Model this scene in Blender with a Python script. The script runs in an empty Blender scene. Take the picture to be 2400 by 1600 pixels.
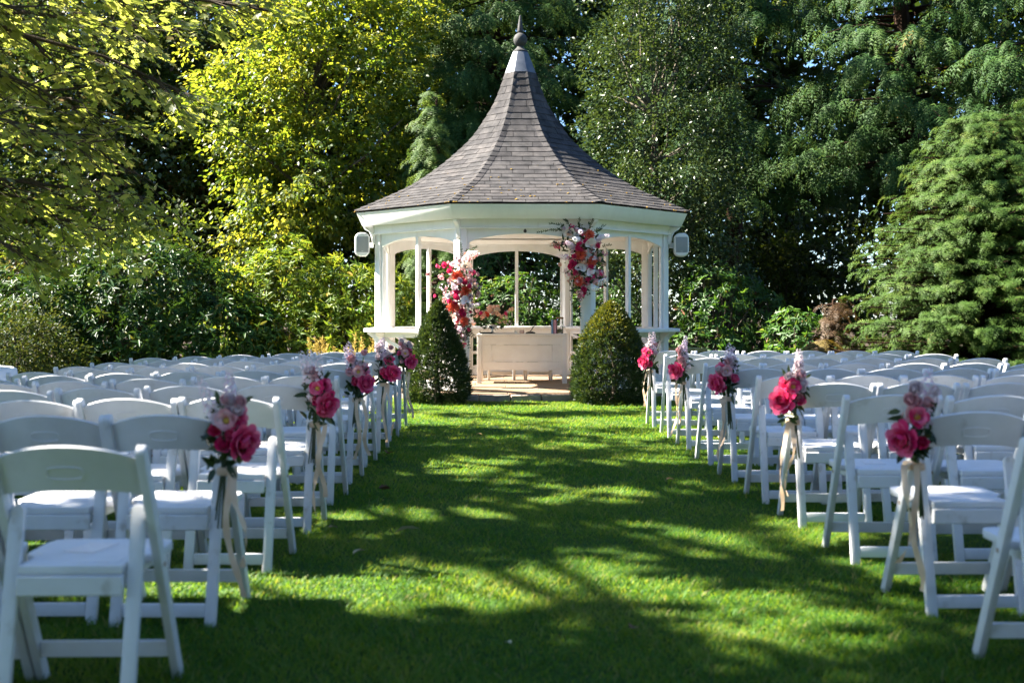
import bpy, bmesh, math, random
import numpy as np
from mathutils import Vector, Matrix, Quaternion

random.seed(7)
sc = bpy.context.scene
COL = sc.collection
R_ = math.radians

# ------------------------------------------------------------------ camera, sky, sun, exposure
FPX, CAMZ, HOR = 2653.0, 1.163, 737.0          # focal length in photo pixels, eye height, horizon row
cam_d = bpy.data.cameras.new('camera')
cam_d.sensor_width = 36.0
cam_d.lens = FPX / 2400.0 * 36.0
cam_d.shift_y = -(800.0 - HOR) / 2400.0
cam_d.clip_start = 0.05
cam_d.clip_end = 400.0
cam_d.dof.use_dof = True
cam_d.dof.focus_distance = 15.8
cam_d.dof.aperture_fstop = 2.8
cam = bpy.data.objects.new('camera', cam_d)
cam.location = (0, 0, CAMZ)
cam.rotation_euler = (R_(90), 0, 0)
COL.objects.link(cam)
sc.camera = cam

SUN_EL, SUN_BACK = R_(42.0), R_(8.0)          # sun from the left, a little behind the gazebo
SUN = Vector((-math.cos(SUN_EL) * math.cos(SUN_BACK), math.cos(SUN_EL) * math.sin(SUN_BACK), math.sin(SUN_EL)))
world = bpy.data.worlds.new('World')
sc.world = world
world.use_nodes = True
wn = world.node_tree
sky = wn.nodes.new('ShaderNodeTexSky')
sky.sky_type = 'NISHITA'
sky.sun_disc = False
sky.ozone_density = 7.0
sky.dust_density = 0.3
sky.sun_elevation = SUN_EL
sky.sun_rotation = math.atan2(SUN.x, SUN.y)
bgn = wn.nodes['Background']
bgn.inputs['Strength'].default_value = 0.05
wn.links.new(sky.outputs['Color'], bgn.inputs['Color'])
sun_d = bpy.data.lights.new('sun', 'SUN')
sun_d.energy = 5.0
sun_d.angle = R_(0.55)
sun_d.color = (1.0, 0.93, 0.80)
sun_o = bpy.data.objects.new('sun', sun_d)
sun_o.rotation_euler = SUN.to_track_quat('Z', 'Y').to_euler()
sun_o.location = SUN * 40
COL.objects.link(sun_o)

sc.view_settings.view_transform = 'Standard'
sc.view_settings.look = 'None'
sc.view_settings.exposure = 2.92
sc.view_settings.gamma = 1.0
sc.view_settings.use_curve_mapping = False
sc.render.engine = 'CYCLES'
cy = sc.cycles
cy.use_denoising = True
cy.max_bounces = 7
cy.diffuse_bounces = 4
cy.glossy_bounces = 3
cy.transmission_bounces = 5
cy.transparent_max_bounces = 6
cy.caustics_reflective = False
cy.caustics_refractive = False
cy.sample_clamp_indirect = 6.0

# ------------------------------------------------------------------ helpers
def at(X, Y, d):
    """point of the place seen at photo pixel X, Y and at depth d"""
    return Vector(((X - 1200.0) * d / FPX, d, CAMZ + (HOR - Y) * d / FPX))

def gz(x, y=0.0):
    t = max(0.0, min(5.0, -x - 1.2))
    return -0.017 * t ** 1.5

def tag(o, label=None, cat=None, group=None, kind=None):
    if label: o['label'] = label
    if cat: o['category'] = cat
    if group: o['group'] = group
    if kind: o['kind'] = kind
    return o

def empty(name, loc=(0, 0, 0), rotz=0.0, label=None, cat=None, group=None):
    o = bpy.data.objects.new(name, None)
    o.empty_display_size = 0.1
    o.location = loc
    o.rotation_euler = (0, 0, rotz)
    COL.objects.link(o)
    return tag(o, label, cat, group)

def obj(name, me, parent=None, loc=None, rot=None, scale=None, mat=None):
    o = bpy.data.objects.new(name, me)
    COL.objects.link(o)
    if parent is not None: o.parent = parent
    if loc is not None: o.location = loc
    if rot is not None:
        if isinstance(rot, Quaternion):
            o.rotation_mode = 'QUATERNION'; o.rotation_quaternion = rot
        else: o.rotation_euler = rot
    if scale is not None: o.scale = (scale,) * 3 if isinstance(scale, (int, float)) else scale
    return o

def mesh(name, verts, faces, mat=None, smooth=False, tint=None):
    me = bpy.data.meshes.new(name)
    me.from_pydata([tuple(v) for v in verts], [], [tuple(f) for f in faces])
    if mat: me.materials.append(mat)
    if smooth:
        me.polygons.foreach_set('use_smooth', [True] * len(me.polygons))
    if tint is not None:
        a = me.attributes.new('tint', 'FLOAT', 'FACE')
        a.data.foreach_set('value', [tint] * len(me.polygons) if isinstance(tint, (int, float)) else list(tint))
    me.update()
    return me

def tri_mesh(name, V, F, mat, smooth=False, tint=None):
    """fast mesh of triangles from numpy arrays; tint = one value per triangle"""
    me = bpy.data.meshes.new(name)
    nv, nf = len(V), len(F)
    me.vertices.add(nv)
    me.vertices.foreach_set('co', np.ascontiguousarray(V, dtype=np.float32).ravel())
    me.loops.add(nf * 3)
    me.loops.foreach_set('vertex_index', np.ascontiguousarray(F, dtype=np.int32).ravel())
    me.polygons.add(nf)
    me.polygons.foreach_set('loop_start', np.arange(0, nf * 3, 3, dtype=np.int32))
    if smooth:
        me.polygons.foreach_set('use_smooth', np.ones(nf, dtype=bool))
    if tint is not None:
        a = me.attributes.new('tint', 'FLOAT', 'FACE')
        a.data.foreach_set('value', np.ascontiguousarray(tint, dtype=np.float32))
    me.materials.append(mat)
    me.update(calc_edges=True)
    return me

class MB:
    """collects plain shapes for ONE mesh"""
    def __init__(s): s.v = []; s.f = []; s.bev = 0
    def add(s, vs, fs):
        b = len(s.v); s.v += [Vector(v) for v in vs]; s.f += [tuple(i + b for i in f) for f in fs]; return s
    def box(s, x0, x1, y0, y1, z0, z1, M=None):
        vs = [Vector(p) for p in ((x0,y0,z0),(x1,y0,z0),(x1,y1,z0),(x0,y1,z0),(x0,y0,z1),(x1,y0,z1),(x1,y1,z1),(x0,y1,z1))]
        if M is not None: vs = [M @ v for v in vs]
        return s.add(vs, [(0,3,2,1),(4,5,6,7),(0,1,5,4),(1,2,6,5),(2,3,7,6),(3,0,4,7)])
    def prism(s, pts, ax, t0, t1, M=None):
        """polygon pts (two coordinates) extruded along axis ax ('x','y' or 'z')"""
        def mk(p, t): return Vector((t, p[0], p[1])) if ax == 'x' else Vector((p[0], t, p[1])) if ax == 'y' else Vector((p[0], p[1], t))
        n = len(pts); vs = [mk(p, t0) for p in pts] + [mk(p, t1) for p in pts]
        if M is not None: vs = [M @ v for v in vs]
        fs = [tuple(range(n - 1, -1, -1)), tuple(range(n, 2 * n))] + [(i, (i + 1) % n, n + (i + 1) % n, n + i) for i in range(n)]
        return s.add(vs, fs)
    def tube(s, pts, rads, n=6, cap=True):
        pts = [Vector(p) for p in pts]
        if isinstance(rads, (int, float)): rads = [rads] * len(pts)
        b = len(s.v); up = Vector((0.31, 0.17, 0.93))
        for i, p in enumerate(pts):
            t = (pts[min(i + 1, len(pts) - 1)] - pts[max(i - 1, 0)]).normalized()
            a = t.cross(up)
            if a.length < 1e-3: a = t.cross(Vector((1, 0, 0)))
            a.normalize(); c = t.cross(a)
            for k in range(n):
                w = 2 * math.pi * k / n
                s.v.append(p + (a * math.cos(w) + c * math.sin(w)) * rads[i])
        for i in range(len(pts) - 1):
            for k in range(n):
                k2 = (k + 1) % n
                s.f.append((b + i * n + k, b + i * n + k2, b + (i + 1) * n + k2, b + (i + 1) * n + k))
        if cap:
            s.f.append(tuple(b + k for k in range(n - 1, -1, -1)))
            e = b + (len(pts) - 1) * n
            s.f.append(tuple(e + k for k in range(n)))
        return s
    def lathe(s, prof, n=16, M=None):
        b = len(s.v)
        for r, z in prof:
            for k in range(n):
                w = 2 * math.pi * k / n
                v = Vector((r * math.cos(w), r * math.sin(w), z))
                s.v.append(M @ v if M is not None else v)
        for i in range(len(prof) - 1):
            for k in range(n):
                k2 = (k + 1) % n
                s.f.append((b + i * n + k, b + i * n + k2, b + (i + 1) * n + k2, b + (i + 1) * n + k))
        s.f.append(tuple(b + k for k in range(n - 1, -1, -1)))
        e = b + (len(prof) - 1) * n
        s.f.append(tuple(e + k for k in range(n)))
        return s
    def mesh(s, name, mat, bevel=0.0, seg=2, smooth=False, tint=None):
        bm = bmesh.new()
        vs = [bm.verts.new(v) for v in s.v]
        for f in s.f:
            try: bm.faces.new([vs[i] for i in f])
            except ValueError: pass
        bmesh.ops.recalc_face_normals(bm, faces=bm.faces)
        if bevel > 0:
            es = [e for e in bm.edges if len(e.link_faces) == 2 and e.calc_face_angle(0) > 0.5]
            bmesh.ops.bevel(bm, geom=es, offset=bevel, segments=seg, affect='EDGES', profile=0.6, clamp_overlap=True)
        me = bpy.data.meshes.new(name)
        bm.to_mesh(me); bm.free()
        if mat: me.materials.append(mat)
        if smooth or bevel > 0:
            me.polygons.foreach_set('use_smooth', [True] * len(me.polygons))
            try: me.set_sharp_from_angle(angle=R_(38))
            except Exception: pass
        if tint is not None:
            a = me.attributes.new('tint', 'FLOAT', 'FACE'); a.data.foreach_set('value', [tint] * len(me.polygons))
        return me
    def obj(s, name, mat, parent=None, **k):
        kw = {q: k.pop(q) for q in ('loc', 'rot', 'scale') if q in k}
        return obj(name, s.mesh(name, mat, **k), parent, **kw)

# ------------------------------------------------------------------ materials
def new_mat(name):
    m = bpy.data.materials.new(name); m.use_nodes = True
    nt = m.node_tree; nt.nodes.clear()
    return m, nt, nt.nodes.new('ShaderNodeOutputMaterial')

def nd(nt, typ, **k):
    n = nt.nodes.new(typ)
    for a, v in k.items(): setattr(n, a, v)
    return n

def ramp(nt, fac, stops):
    r = nd(nt, 'ShaderNodeValToRGB')
    els = r.color_ramp.elements
    while len(els) > 1: els.remove(els[-1])
    els[0].position = stops[0][0]; els[0].color = (*stops[0][1], 1)
    for p, c in stops[1:]:
        e = els.new(p); e.color = (*c, 1)
    nt.links.new(fac, r.inputs['Fac'])
    return r.outputs['Color']

def noise(nt, scale, detail=3, rough=0.55, coord='Object', stretch=None):
    src = nd(nt, 'ShaderNodeNewGeometry').outputs['Position'] if coord == 'World' else nd(nt, 'ShaderNodeTexCoord').outputs[coord]
    if stretch:
        mp = nd(nt, 'ShaderNodeMapping'); mp.inputs['Scale'].default_value = stretch
        nt.links.new(src, mp.inputs['Vector']); src = mp.outputs['Vector']
    n = nd(nt, 'ShaderNodeTexNoise')
    n.inputs['Scale'].default_value = scale; n.inputs['Detail'].default_value = detail; n.inputs['Roughness'].default_value = rough
    nt.links.new(src, n.inputs['Vector'])
    return n.outputs['Fac']

def mixc(nt, fac, a, b, typ='MIX'):
    m = nd(nt, 'ShaderNodeMix', data_type='RGBA', blend_type=typ)
    for s, v in ((m.inputs['Factor'], fac), (m.inputs['A'], a), (m.inputs['B'], b)):
        if hasattr(v, 'links') or hasattr(v, 'is_linked'): nt.links.new(v, s)
        elif isinstance(v, (int, float)): s.default_value = v
        else: s.default_value = (*v, 1)
    return m.outputs['Result']

def surf(name, stops, scale=6, rough=0.6, spec=0.5, bump=0.0, bscale=60, coord='Object', stretch=None, metal=0.0, tint=None, sheen=0.0):
    """solid surface: noise-driven colour, optional per-piece tint, fine bump"""
    m, nt, out = new_mat(name)
    p = nd(nt, 'ShaderNodeBsdfPrincipled')
    c = ramp(nt, noise(nt, scale, 5, 0.6, coord, stretch), stops)
    if tint:
        at_ = nd(nt, 'ShaderNodeAttribute', attribute_name='tint')
        c = mixc(nt, 0.85, c, ramp(nt, at_.outputs['Fac'], tint), 'MULTIPLY')
    nt.links.new(c, p.inputs['Base Color'])
    p.inputs['Roughness'].default_value = rough
    p.inputs['Specular IOR Level'].default_value = spec
    p.inputs['Metallic'].default_value = metal
    if bump > 0:
        b = nd(nt, 'ShaderNodeBump'); b.inputs['Strength'].default_value = bump; b.inputs['Distance'].default_value = 0.01
        nt.links.new(noise(nt, bscale, 4, 0.6, coord, stretch), b.inputs['Height'])
        nt.links.new(b.outputs['Normal'], p.inputs['Normal'])
    nt.links.new(p.outputs['BSDF'], out.inputs['Surface'])
    return m

def leaf_mat(name, stops, trans, tfac=0.4, rough=0.4, spec=0.5):
    """leaf: colour from the piece's own tint, some light passes through"""
    m, nt, out = new_mat(name)
    at_ = nd(nt, 'ShaderNodeAttribute', attribute_name='tint')
    p = nd(nt, 'ShaderNodeBsdfPrincipled')
    c = ramp(nt, at_.outputs['Fac'], stops)
    nt.links.new(c, p.inputs['Base Color'])
    p.inputs['Roughness'].default_value = rough
    p.inputs['Specular IOR Level'].default_value = spec
    t = nd(nt, 'ShaderNodeBsdfTranslucent')
    nt.links.new(ramp(nt, at_.outputs['Fac'], trans), t.inputs['Color'])
    mx = nd(nt, 'ShaderNodeMixShader'); mx.inputs['Fac'].default_value = tfac
    nt.links.new(p.outputs['BSDF'], mx.inputs[1]); nt.links.new(t.outputs['BSDF'], mx.inputs[2])
    nt.links.new(mx.outputs['Shader'], out.inputs['Surface'])
    return m

M = {}
M['chair'] = surf('chair_resin', [(0.26, (0.46, 0.455, 0.45)), (0.38, (0.62, 0.625, 0.65)), (0.62, (0.68, 0.685, 0.72)), (0.9, (0.64, 0.64, 0.655))], 7, 0.42, 0.4, 0.06, 140, coord='World')
M['chair_scuffed'] = surf('chair_resin_scuffed', [(0.28, (0.44, 0.42, 0.40)), (0.42, (0.62, 0.625, 0.64)), (0.9, (0.69, 0.695, 0.725))], 14, 0.5, 0.4, 0.08, 120, coord='World')
M['rivet'] = surf('rivet_rust', [(0.3, (0.20, 0.12, 0.08)), (0.7, (0.35, 0.25, 0.18))], 60, 0.6)
M['paint'] = surf('white_paint', [(0.24, (0.60, 0.59, 0.56)), (0.36, (0.78, 0.78, 0.78)), (0.6, (0.83, 0.83, 0.83)), (0.9, (0.80, 0.80, 0.79))], 5, 0.5, 0.35, 0.10, 30, coord='World', stretch=(1, 1, 0.25))
M['paint_desk'] = surf('desk_paint', [(0.25, (0.74, 0.70, 0.65)), (0.7, (0.82, 0.79, 0.74))], 5, 0.5, 0.35, 0.05, 40)
M['ceiling'] = surf('ceiling_paint', [(0.3, (0.78, 0.75, 0.71)), (0.7, (0.83, 0.80, 0.77))], 3, 0.6, 0.3)
M['shingle'] = surf('felt_shingle', [(0.30, (0.031, 0.031, 0.033)), (0.52, (0.056, 0.054, 0.056)), (0.75, (0.086, 0.082, 0.083))], 7, 0.92, 0.15, 0.5, 240,
                    tint=[(0.0, (0.60, 0.58, 0.60)), (0.5, (1, 0.98, 0.97)), (1.0, (1.30, 1.22, 1.17))])
M['underlay'] = surf('roof_underlay', [(0.3, (0.03, 0.028, 0.03)), (0.7, (0.05, 0.045, 0.045))], 10, 0.95, 0.1)
M['lead'] = surf('lead_sheet', [(0.3, (0.065, 0.078, 0.105)), (0.7, (0.11, 0.125, 0.155))], 8, 0.5, 0.5, 0.08, 30, metal=0.2)
M['finial'] = surf('finial_grey', [(0.3, (0.035, 0.036, 0.038)), (0.7, (0.065, 0.064, 0.062))], 14, 0.75, 0.3, 0.3, 60)
M['moss'] = surf('roof_moss', [(0.3, (0.10, 0.06, 0.015)), (0.6, (0.24, 0.15, 0.03)), (0.8, (0.16, 0.15, 0.03))], 30, 0.95, 0.1, 0.5, 200)
M['slab'] = surf('floor_slab', [(0.25, (0.20, 0.135, 0.085)), (0.55, (0.27, 0.190, 0.125)), (0.8, (0.34, 0.25, 0.175))], 5, 0.8, 0.25, 0.25, 120,
                 tint=[(0, (0.85, 0.84, 0.83)), (1, (1.08, 1.06, 1.04))])
M['edging'] = surf('edging_stone', [(0.25, (0.22, 0.17, 0.14)), (0.6, (0.34, 0.28, 0.23)), (0.85, (0.26, 0.25, 0.16))], 9, 0.9, 0.2, 0.5, 90)
M['speaker'] = surf('speaker_shell', [(0.3, (0.74, 0.75, 0.76)), (0.7, (0.80, 0.81, 0.82))], 4, 0.4, 0.4)
M['grille'] = surf('speaker_grille', [(0.3, (0.27, 0.29, 0.31)), (0.7, (0.34, 0.36, 0.38))], 200, 0.6, 0.3, 0.4, 400)
M['bark'] = surf('bark', [(0.25, (0.035, 0.028, 0.022)), (0.6, (0.085, 0.068, 0.052)), (0.85, (0.12, 0.10, 0.08))], 5, 0.95, 0.1, 0.8, 18, stretch=(3, 3, 0.5))
M['bark_red'] = surf('conifer_bark', [(0.25, (0.018, 0.011, 0.008)), (0.6, (0.045, 0.026, 0.018)), (0.85, (0.065, 0.042, 0.03))], 4, 0.95, 0.1, 0.8, 14, stretch=(4, 4, 0.4))
M['twig_pale'] = surf('pale_twig', [(0.3, (0.08, 0.07, 0.05)), (0.7, (0.16, 0.14, 0.11))], 9, 0.9, 0.1)
M['soil'] = surf('bed_soil', [(0.25, (0.018, 0.013, 0.009)), (0.55, (0.045, 0.032, 0.02)), (0.8, (0.085, 0.055, 0.03))], 3.0, 0.95, 0.1, 0.8, 20)
M['turf'] = surf('turf_base', [(0.25, (0.018, 0.042, 0.008)), (0.6, (0.035, 0.075, 0.012)), (0.85, (0.055, 0.085, 0.02))], 7, 0.95, 0.1, 0.6, 90)
M['stone'] = surf('mossy_stone', [(0.25, (0.20, 0.17, 0.05)), (0.5, (0.33, 0.28, 0.10)), (0.75, (0.36, 0.33, 0.26))], 9, 0.9, 0.2, 0.6, 60)
M['ribbon'] = leaf_mat('satin_ribbon', [(0, (0.66, 0.48, 0.33)), (1, (0.76, 0.58, 0.42))], [(0, (0.68, 0.48, 0.30)), (1, (0.76, 0.55, 0.38))], 0.25, 0.4, 0.5)
M['paper'] = surf('paper_card', [(0.3, (0.72, 0.66, 0.64)), (0.7, (0.80, 0.77, 0.76))], 30, 0.7, 0.2)
M['cloth'] = surf('white_tablecloth', [(0.3, (0.74, 0.74, 0.76)), (0.7, (0.82, 0.82, 0.83))], 5, 0.8, 0.2, 0.2, 30)
M['silver'] = surf('silver_vase', [(0.3, (0.6, 0.6, 0.6)), (0.7, (0.75, 0.75, 0.75))], 6, 0.18, 0.5, metal=1.0)
M['black'] = surf('black_gloss', [(0.3, (0.012, 0.010, 0.012)), (0.7, (0.03, 0.026, 0.03))], 9, 0.25, 0.5)
M['book_blue'] = surf('book_blue', [(0.3, (0.16, 0.28, 0.42)), (0.7, (0.22, 0.35, 0.50))], 9, 0.6)
M['book_pink'] = surf('book_pink', [(0.3, (0.62, 0.27, 0.30)), (0.7, (0.70, 0.34, 0.37))], 9, 0.6)
M['wood'] = surf('lid_wood', [(0.3, (0.20, 0.09, 0.045)), (0.7, (0.32, 0.16, 0.08))], 9, 0.6, stretch=(1, 6, 1))
M['wax'] = surf('candle_wax', [(0.3, (0.75, 0.72, 0.66)), (0.7, (0.82, 0.80, 0.75))], 9, 0.5)
M['wax_peach'] = surf('votive_peach', [(0.3, (0.68, 0.45, 0.36)), (0.7, (0.74, 0.52, 0.42))], 9, 0.4)
gm, gnt, gout = new_mat('clear_glass')
gg = nd(gnt, 'ShaderNodeBsdfGlossy'); gg.inputs['Roughness'].default_value = 0.03
gt = nd(gnt, 'ShaderNodeBsdfTransparent'); gf = nd(gnt, 'ShaderNodeFresnel'); gf.inputs['IOR'].default_value = 1.35
gx = nd(gnt, 'ShaderNodeMixShader')
gnt.links.new(gf.outputs['Fac'], gx.inputs['Fac']); gnt.links.new(gt.outputs['BSDF'], gx.inputs[1]); gnt.links.new(gg.outputs['BSDF'], gx.inputs[2])
gnt.links.new(gx.outputs['Shader'], gout.inputs['Surface'])
M['glass'] = gm

# foliage
M['grass'] = leaf_mat('grass_blades', [(0, (0.022, 0.092, 0.008)), (0.45, (0.054, 0.152, 0.012)), (0.8, (0.128, 0.202, 0.022)), (1, (0.26, 0.23, 0.08))],
                      [(0, (0.09, 0.24, 0.01)), (0.45, (0.24, 0.36, 0.016)), (1, (0.48, 0.46, 0.07))], 0.45, 0.55, 0.25)
M['sycamore'] = leaf_mat('sycamore_leaf', [(0, (0.055, 0.085, 0.026)), (0.5, (0.105, 0.130, 0.040)), (0.85, (0.175, 0.180, 0.065)), (1, (0.22, 0.14, 0.06))],
                         [(0, (0.20, 0.27, 0.035)), (0.5, (0.42, 0.46, 0.07)), (1, (0.62, 0.60, 0.14))], 0.52, 0.42, 0.5)
M['beech'] = leaf_mat('beech_leaf', [(0, (0.026, 0.066, 0.012)), (0.5, (0.050, 0.100, 0.016)), (1, (0.110, 0.135, 0.022))],
                      [(0, (0.15, 0.25, 0.014)), (0.5, (0.36, 0.42, 0.024)), (1, (0.62, 0.57, 0.05))], 0.48, 0.42, 0.45)
M['darkleaf'] = leaf_mat('woodland_leaf', [(0, (0.014, 0.034, 0.010)), (0.6, (0.046, 0.078, 0.020)), (0.92, (0.095, 0.115, 0.03)), (1, (0.14, 0.06, 0.025))],
                         [(0, (0.05, 0.09, 0.012)), (0.6, (0.13, 0.18, 0.02)), (1, (0.25, 0.20, 0.05))], 0.3, 0.4, 0.35)
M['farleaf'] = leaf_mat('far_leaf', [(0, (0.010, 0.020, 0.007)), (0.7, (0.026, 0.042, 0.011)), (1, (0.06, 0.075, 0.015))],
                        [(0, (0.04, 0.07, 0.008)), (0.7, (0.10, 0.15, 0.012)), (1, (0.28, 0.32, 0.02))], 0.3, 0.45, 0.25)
M['rhodo'] = leaf_mat('rhododendron_leaf', [(0, (0.007, 0.030, 0.006)), (0.6, (0.017, 0.058, 0.009)), (0.9, (0.042, 0.090, 0.012)), (1, (0.15, 0.12, 0.02))],
                      [(0, (0.04, 0.10, 0.012)), (0.6, (0.11, 0.20, 0.02)), (1, (0.30, 0.30, 0.04))], 0.18, 0.40, 0.16)
M['rhodo_lit'] = leaf_mat('rhododendron_leaf_sunlit', [(0, (0.032, 0.075, 0.008)), (0.5, (0.075, 0.130, 0.012)), (0.9, (0.15, 0.185, 0.018)), (1, (0.30, 0.20, 0.03))],
                        [(0, (0.12, 0.22, 0.015)), (0.5, (0.32, 0.40, 0.025)), (1, (0.55, 0.48, 0.05))], 0.34, 0.42, 0.15)  # sunlit part of the rhododendron bank: sunlight put into a yellower leaf colour
M['olive'] = leaf_mat('olive_leaf', [(0, (0.010, 0.024, 0.005)), (0.7, (0.024, 0.042, 0.008)), (1, (0.06, 0.055, 0.015))],
                      [(0, (0.06, 0.10, 0.01)), (1, (0.18, 0.18, 0.03))], 0.25, 0.5, 0.12)
M['laurel'] = leaf_mat('laurel_leaf', [(0, (0.022, 0.060, 0.016)), (0.6, (0.048, 0.105, 0.026)), (0.94, (0.09, 0.14, 0.035)), (1, (0.22, 0.06, 0.03))],
                       [(0, (0.06, 0.18, 0.015)), (0.6, (0.18, 0.34, 0.03)), (1, (0.40, 0.36, 0.06))], 0.32, 0.42, 0.25)
M['holly'] = leaf_mat('holly_leaf', [(0, (0.016, 0.038, 0.016)), (0.6, (0.036, 0.066, 0.026)), (1, (0.085, 0.110, 0.035))],
                      [(0, (0.04, 0.08, 0.015)), (1, (0.16, 0.22, 0.03))], 0.18, 0.36, 0.35)
M['cedar'] = leaf_mat('cedar_frond', [(0, (0.013, 0.040, 0.009)), (0.55, (0.032, 0.076, 0.016)), (0.95, (0.075, 0.120, 0.024)), (1, (0.16, 0.10, 0.03))],
                      [(0, (0.04, 0.10, 0.02)), (1, (0.16, 0.22, 0.04))], 0.24, 0.6, 0.15)
M['cypress'] = leaf_mat('cypress_frond', [(0, (0.020, 0.050, 0.008)), (0.55, (0.046, 0.088, 0.015)), (0.96, (0.105, 0.145, 0.030)), (1, (0.17, 0.10, 0.03))],
                        [(0, (0.07, 0.15, 0.02)), (1, (0.22, 0.28, 0.05))], 0.24, 0.6, 0.15)
M['cypress_brown'] = leaf_mat('brown_frond', [(0, (0.030, 0.018, 0.008)), (0.6, (0.070, 0.038, 0.016)), (1, (0.075, 0.075, 0.02))],
                              [(0, (0.16, 0.07, 0.02)), (1, (0.28, 0.18, 0.04))], 0.25, 0.6, 0.3)
M['cypress_gold'] = leaf_mat('gold_frond', [(0, (0.09, 0.065, 0.018)), (0.6, (0.19, 0.14, 0.035)), (1, (0.26, 0.19, 0.05))],
                             [(0, (0.22, 0.14, 0.02)), (1, (0.42, 0.30, 0.05))], 0.25, 0.6, 0.3)
M['yew'] = leaf_mat('yew_needle', [(0, (0.010, 0.026, 0.010)), (0.6, (0.024, 0.050, 0.014)), (1, (0.055, 0.085, 0.02))],
                    [(0, (0.03, 0.07, 0.01)), (1, (0.14, 0.18, 0.02))], 0.2, 0.4, 0.5)
M['yew_sunlit'] = leaf_mat('yew_needle_sunlit', [(0, (0.034, 0.054, 0.009)), (0.6, (0.080, 0.100, 0.014)), (1, (0.16, 0.15, 0.02))],
                         [(0, (0.10, 0.13, 0.01)), (1, (0.32, 0.28, 0.02))], 0.25, 0.4, 0.5)  # golden copy of the yew needle with the sun coloured in
M['plume'] = leaf_mat('astilbe_plume', [(0, (0.30, 0.22, 0.05)), (1, (0.45, 0.36, 0.13))], [(0, (0.45, 0.32, 0.05)), (1, (0.6, 0.45, 0.12))], 0.4, 0.7, 0.2)
M['stem'] = leaf_mat('flower_foliage', [(0, (0.012, 0.034, 0.012)), (0.7, (0.030, 0.060, 0.020)), (1, (0.07, 0.09, 0.03))], [(0, (0.04, 0.09, 0.02)), (1, (0.14, 0.20, 0.03))], 0.2, 0.4, 0.5)
def petal_mat(k, a, b, c):
    M[k] = leaf_mat('petal_' + k, [(0, a), (0.6, b), (1, c)], [(0, a), (0.6, b), (1, c)], 0.25, 0.5, 0.3)
petal_mat('peony', (0.66, 0.018, 0.135), (0.80, 0.050, 0.210), (0.90, 0.28, 0.42))
petal_mat('hot', (0.60, 0.012, 0.115), (0.74, 0.028, 0.165), (0.80, 0.10, 0.25))
petal_mat('pink', (0.70, 0.30, 0.34), (0.80, 0.45, 0.47), (0.84, 0.60, 0.60))
petal_mat('pale', (0.76, 0.56, 0.60), (0.82, 0.68, 0.70), (0.85, 0.78, 0.78))
petal_mat('lilac', (0.60, 0.44, 0.56), (0.72, 0.56, 0.66), (0.80, 0.70, 0.77))
petal_mat('white', (0.66, 0.66, 0.72), (0.78, 0.78, 0.82), (0.83, 0.83, 0.83))
petal_mat('peach', (0.88, 0.42, 0.27), (0.90, 0.56, 0.42), (0.90, 0.70, 0.58))
petal_mat('coral', (0.62, 0.055, 0.028), (0.74, 0.10, 0.055), (0.80, 0.20, 0.11))
petal_mat('anthurium', (0.66, 0.52, 0.38), (0.74, 0.62, 0.50), (0.80, 0.70, 0.60))
petal_mat('yellow', (0.60, 0.42, 0.05), (0.70, 0.52, 0.10), (0.75, 0.6, 0.2))
M['fallen'] = leaf_mat('fallen_leaf', [(0, (0.11, 0.045, 0.02)), (0.5, (0.26, 0.17, 0.06)), (1, (0.50, 0.46, 0.30))], [(0, (0.12, 0.05, 0.02)), (1, (0.4, 0.35, 0.2))], 0.2, 0.6, 0.3)

# ------------------------------------------------------------------ ground
def sheet(name, xs, ys, dz, mat, bump=0.0, label=None):
    rng = np.random.default_rng(3)
    V = [(x, y, gz(x, y) + dz + (rng.normal() * bump)) for y in ys for x in xs]
    n = len(xs)
    F = [(j * n + i, j * n + i + 1, (j + 1) * n + i + 1, (j + 1) * n + i) for j in range(len(ys) - 1) for i in range(n - 1)]
    o = obj(name, mesh(name, V, F, mat, True))
    tag(o, kind='structure')
    return o
gx_ = [-200, -90, -40, -25] + list(np.arange(-16, 16.1, 0.5)) + [25, 40, 90, 200]
gy_ = [-60, -20, -5] + list(np.arange(0, 34, 0.5)) + [40, 55, 90, 160, 300]
sheet('ground', gx_, gy_, -0.03, M['soil'], 0.012)
LAWN_Y1 = 16.3
sheet('lawn', list(np.arange(-9, 9.1, 0.3)), list(np.arange(-2, LAWN_Y1 + 0.01, 0.305)), 0.0, M['turf'], 0.002)

# ------------------------------------------------------------------ foliage builders
def unit(a): return a / np.maximum(np.linalg.norm(a, axis=-1, keepdims=True), 1e-9)
T_DIAMOND = (np.array([(0,0,0),(.45,.5,.10),(1,0,0),(.45,-.5,.10)], float), np.array([(0,2,1),(0,3,2)]))
T_LANCE = (np.array([(0,0,0),(.32,.46,.09),(.72,.36,.02),(1,0,-.12),(.72,-.36,.02),(.32,-.46,.09),(.5,0,-.03)], float),
           np.array([(0,6,1),(1,6,2),(2,6,3),(3,6,4),(4,6,5),(5,6,0)]))
T_BROAD = (np.array([(0,0,0),(.25,.48,.06),(.75,.42,.02),(1,0,-.1),(.75,-.42,.02),(.25,-.48,.06)], float), np.array([(0,2,1),(0,3,2),(0,4,3),(0,5,4)]))
def _maple():
    ang = [0, 22, 40, 62, 84, 112, 142]
    rad = [1.0, .52, .86, .46, .66, .40, .46]
    pts = [(-0.15, 0.0)]
    out = [(math.cos(R_(a)) * r * .62 + .32, math.sin(R_(a)) * r * .62) for a, r in zip(ang, rad)]
    ring = [(.0, 0)] + [(x, -y) for x, y in reversed(out[1:])] + out
    V = [(.32, 0, -.03)] + [(x, y, 0.09 * abs(y) - 0.16 * max(0, x - .5) ** 2) for x, y in ring]
    n = len(ring)
    return np.array(V, float), np.array([(0, 1 + i, 1 + (i + 1) % n) for i in range(n)])
T_MAPLE = _maple()
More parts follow.
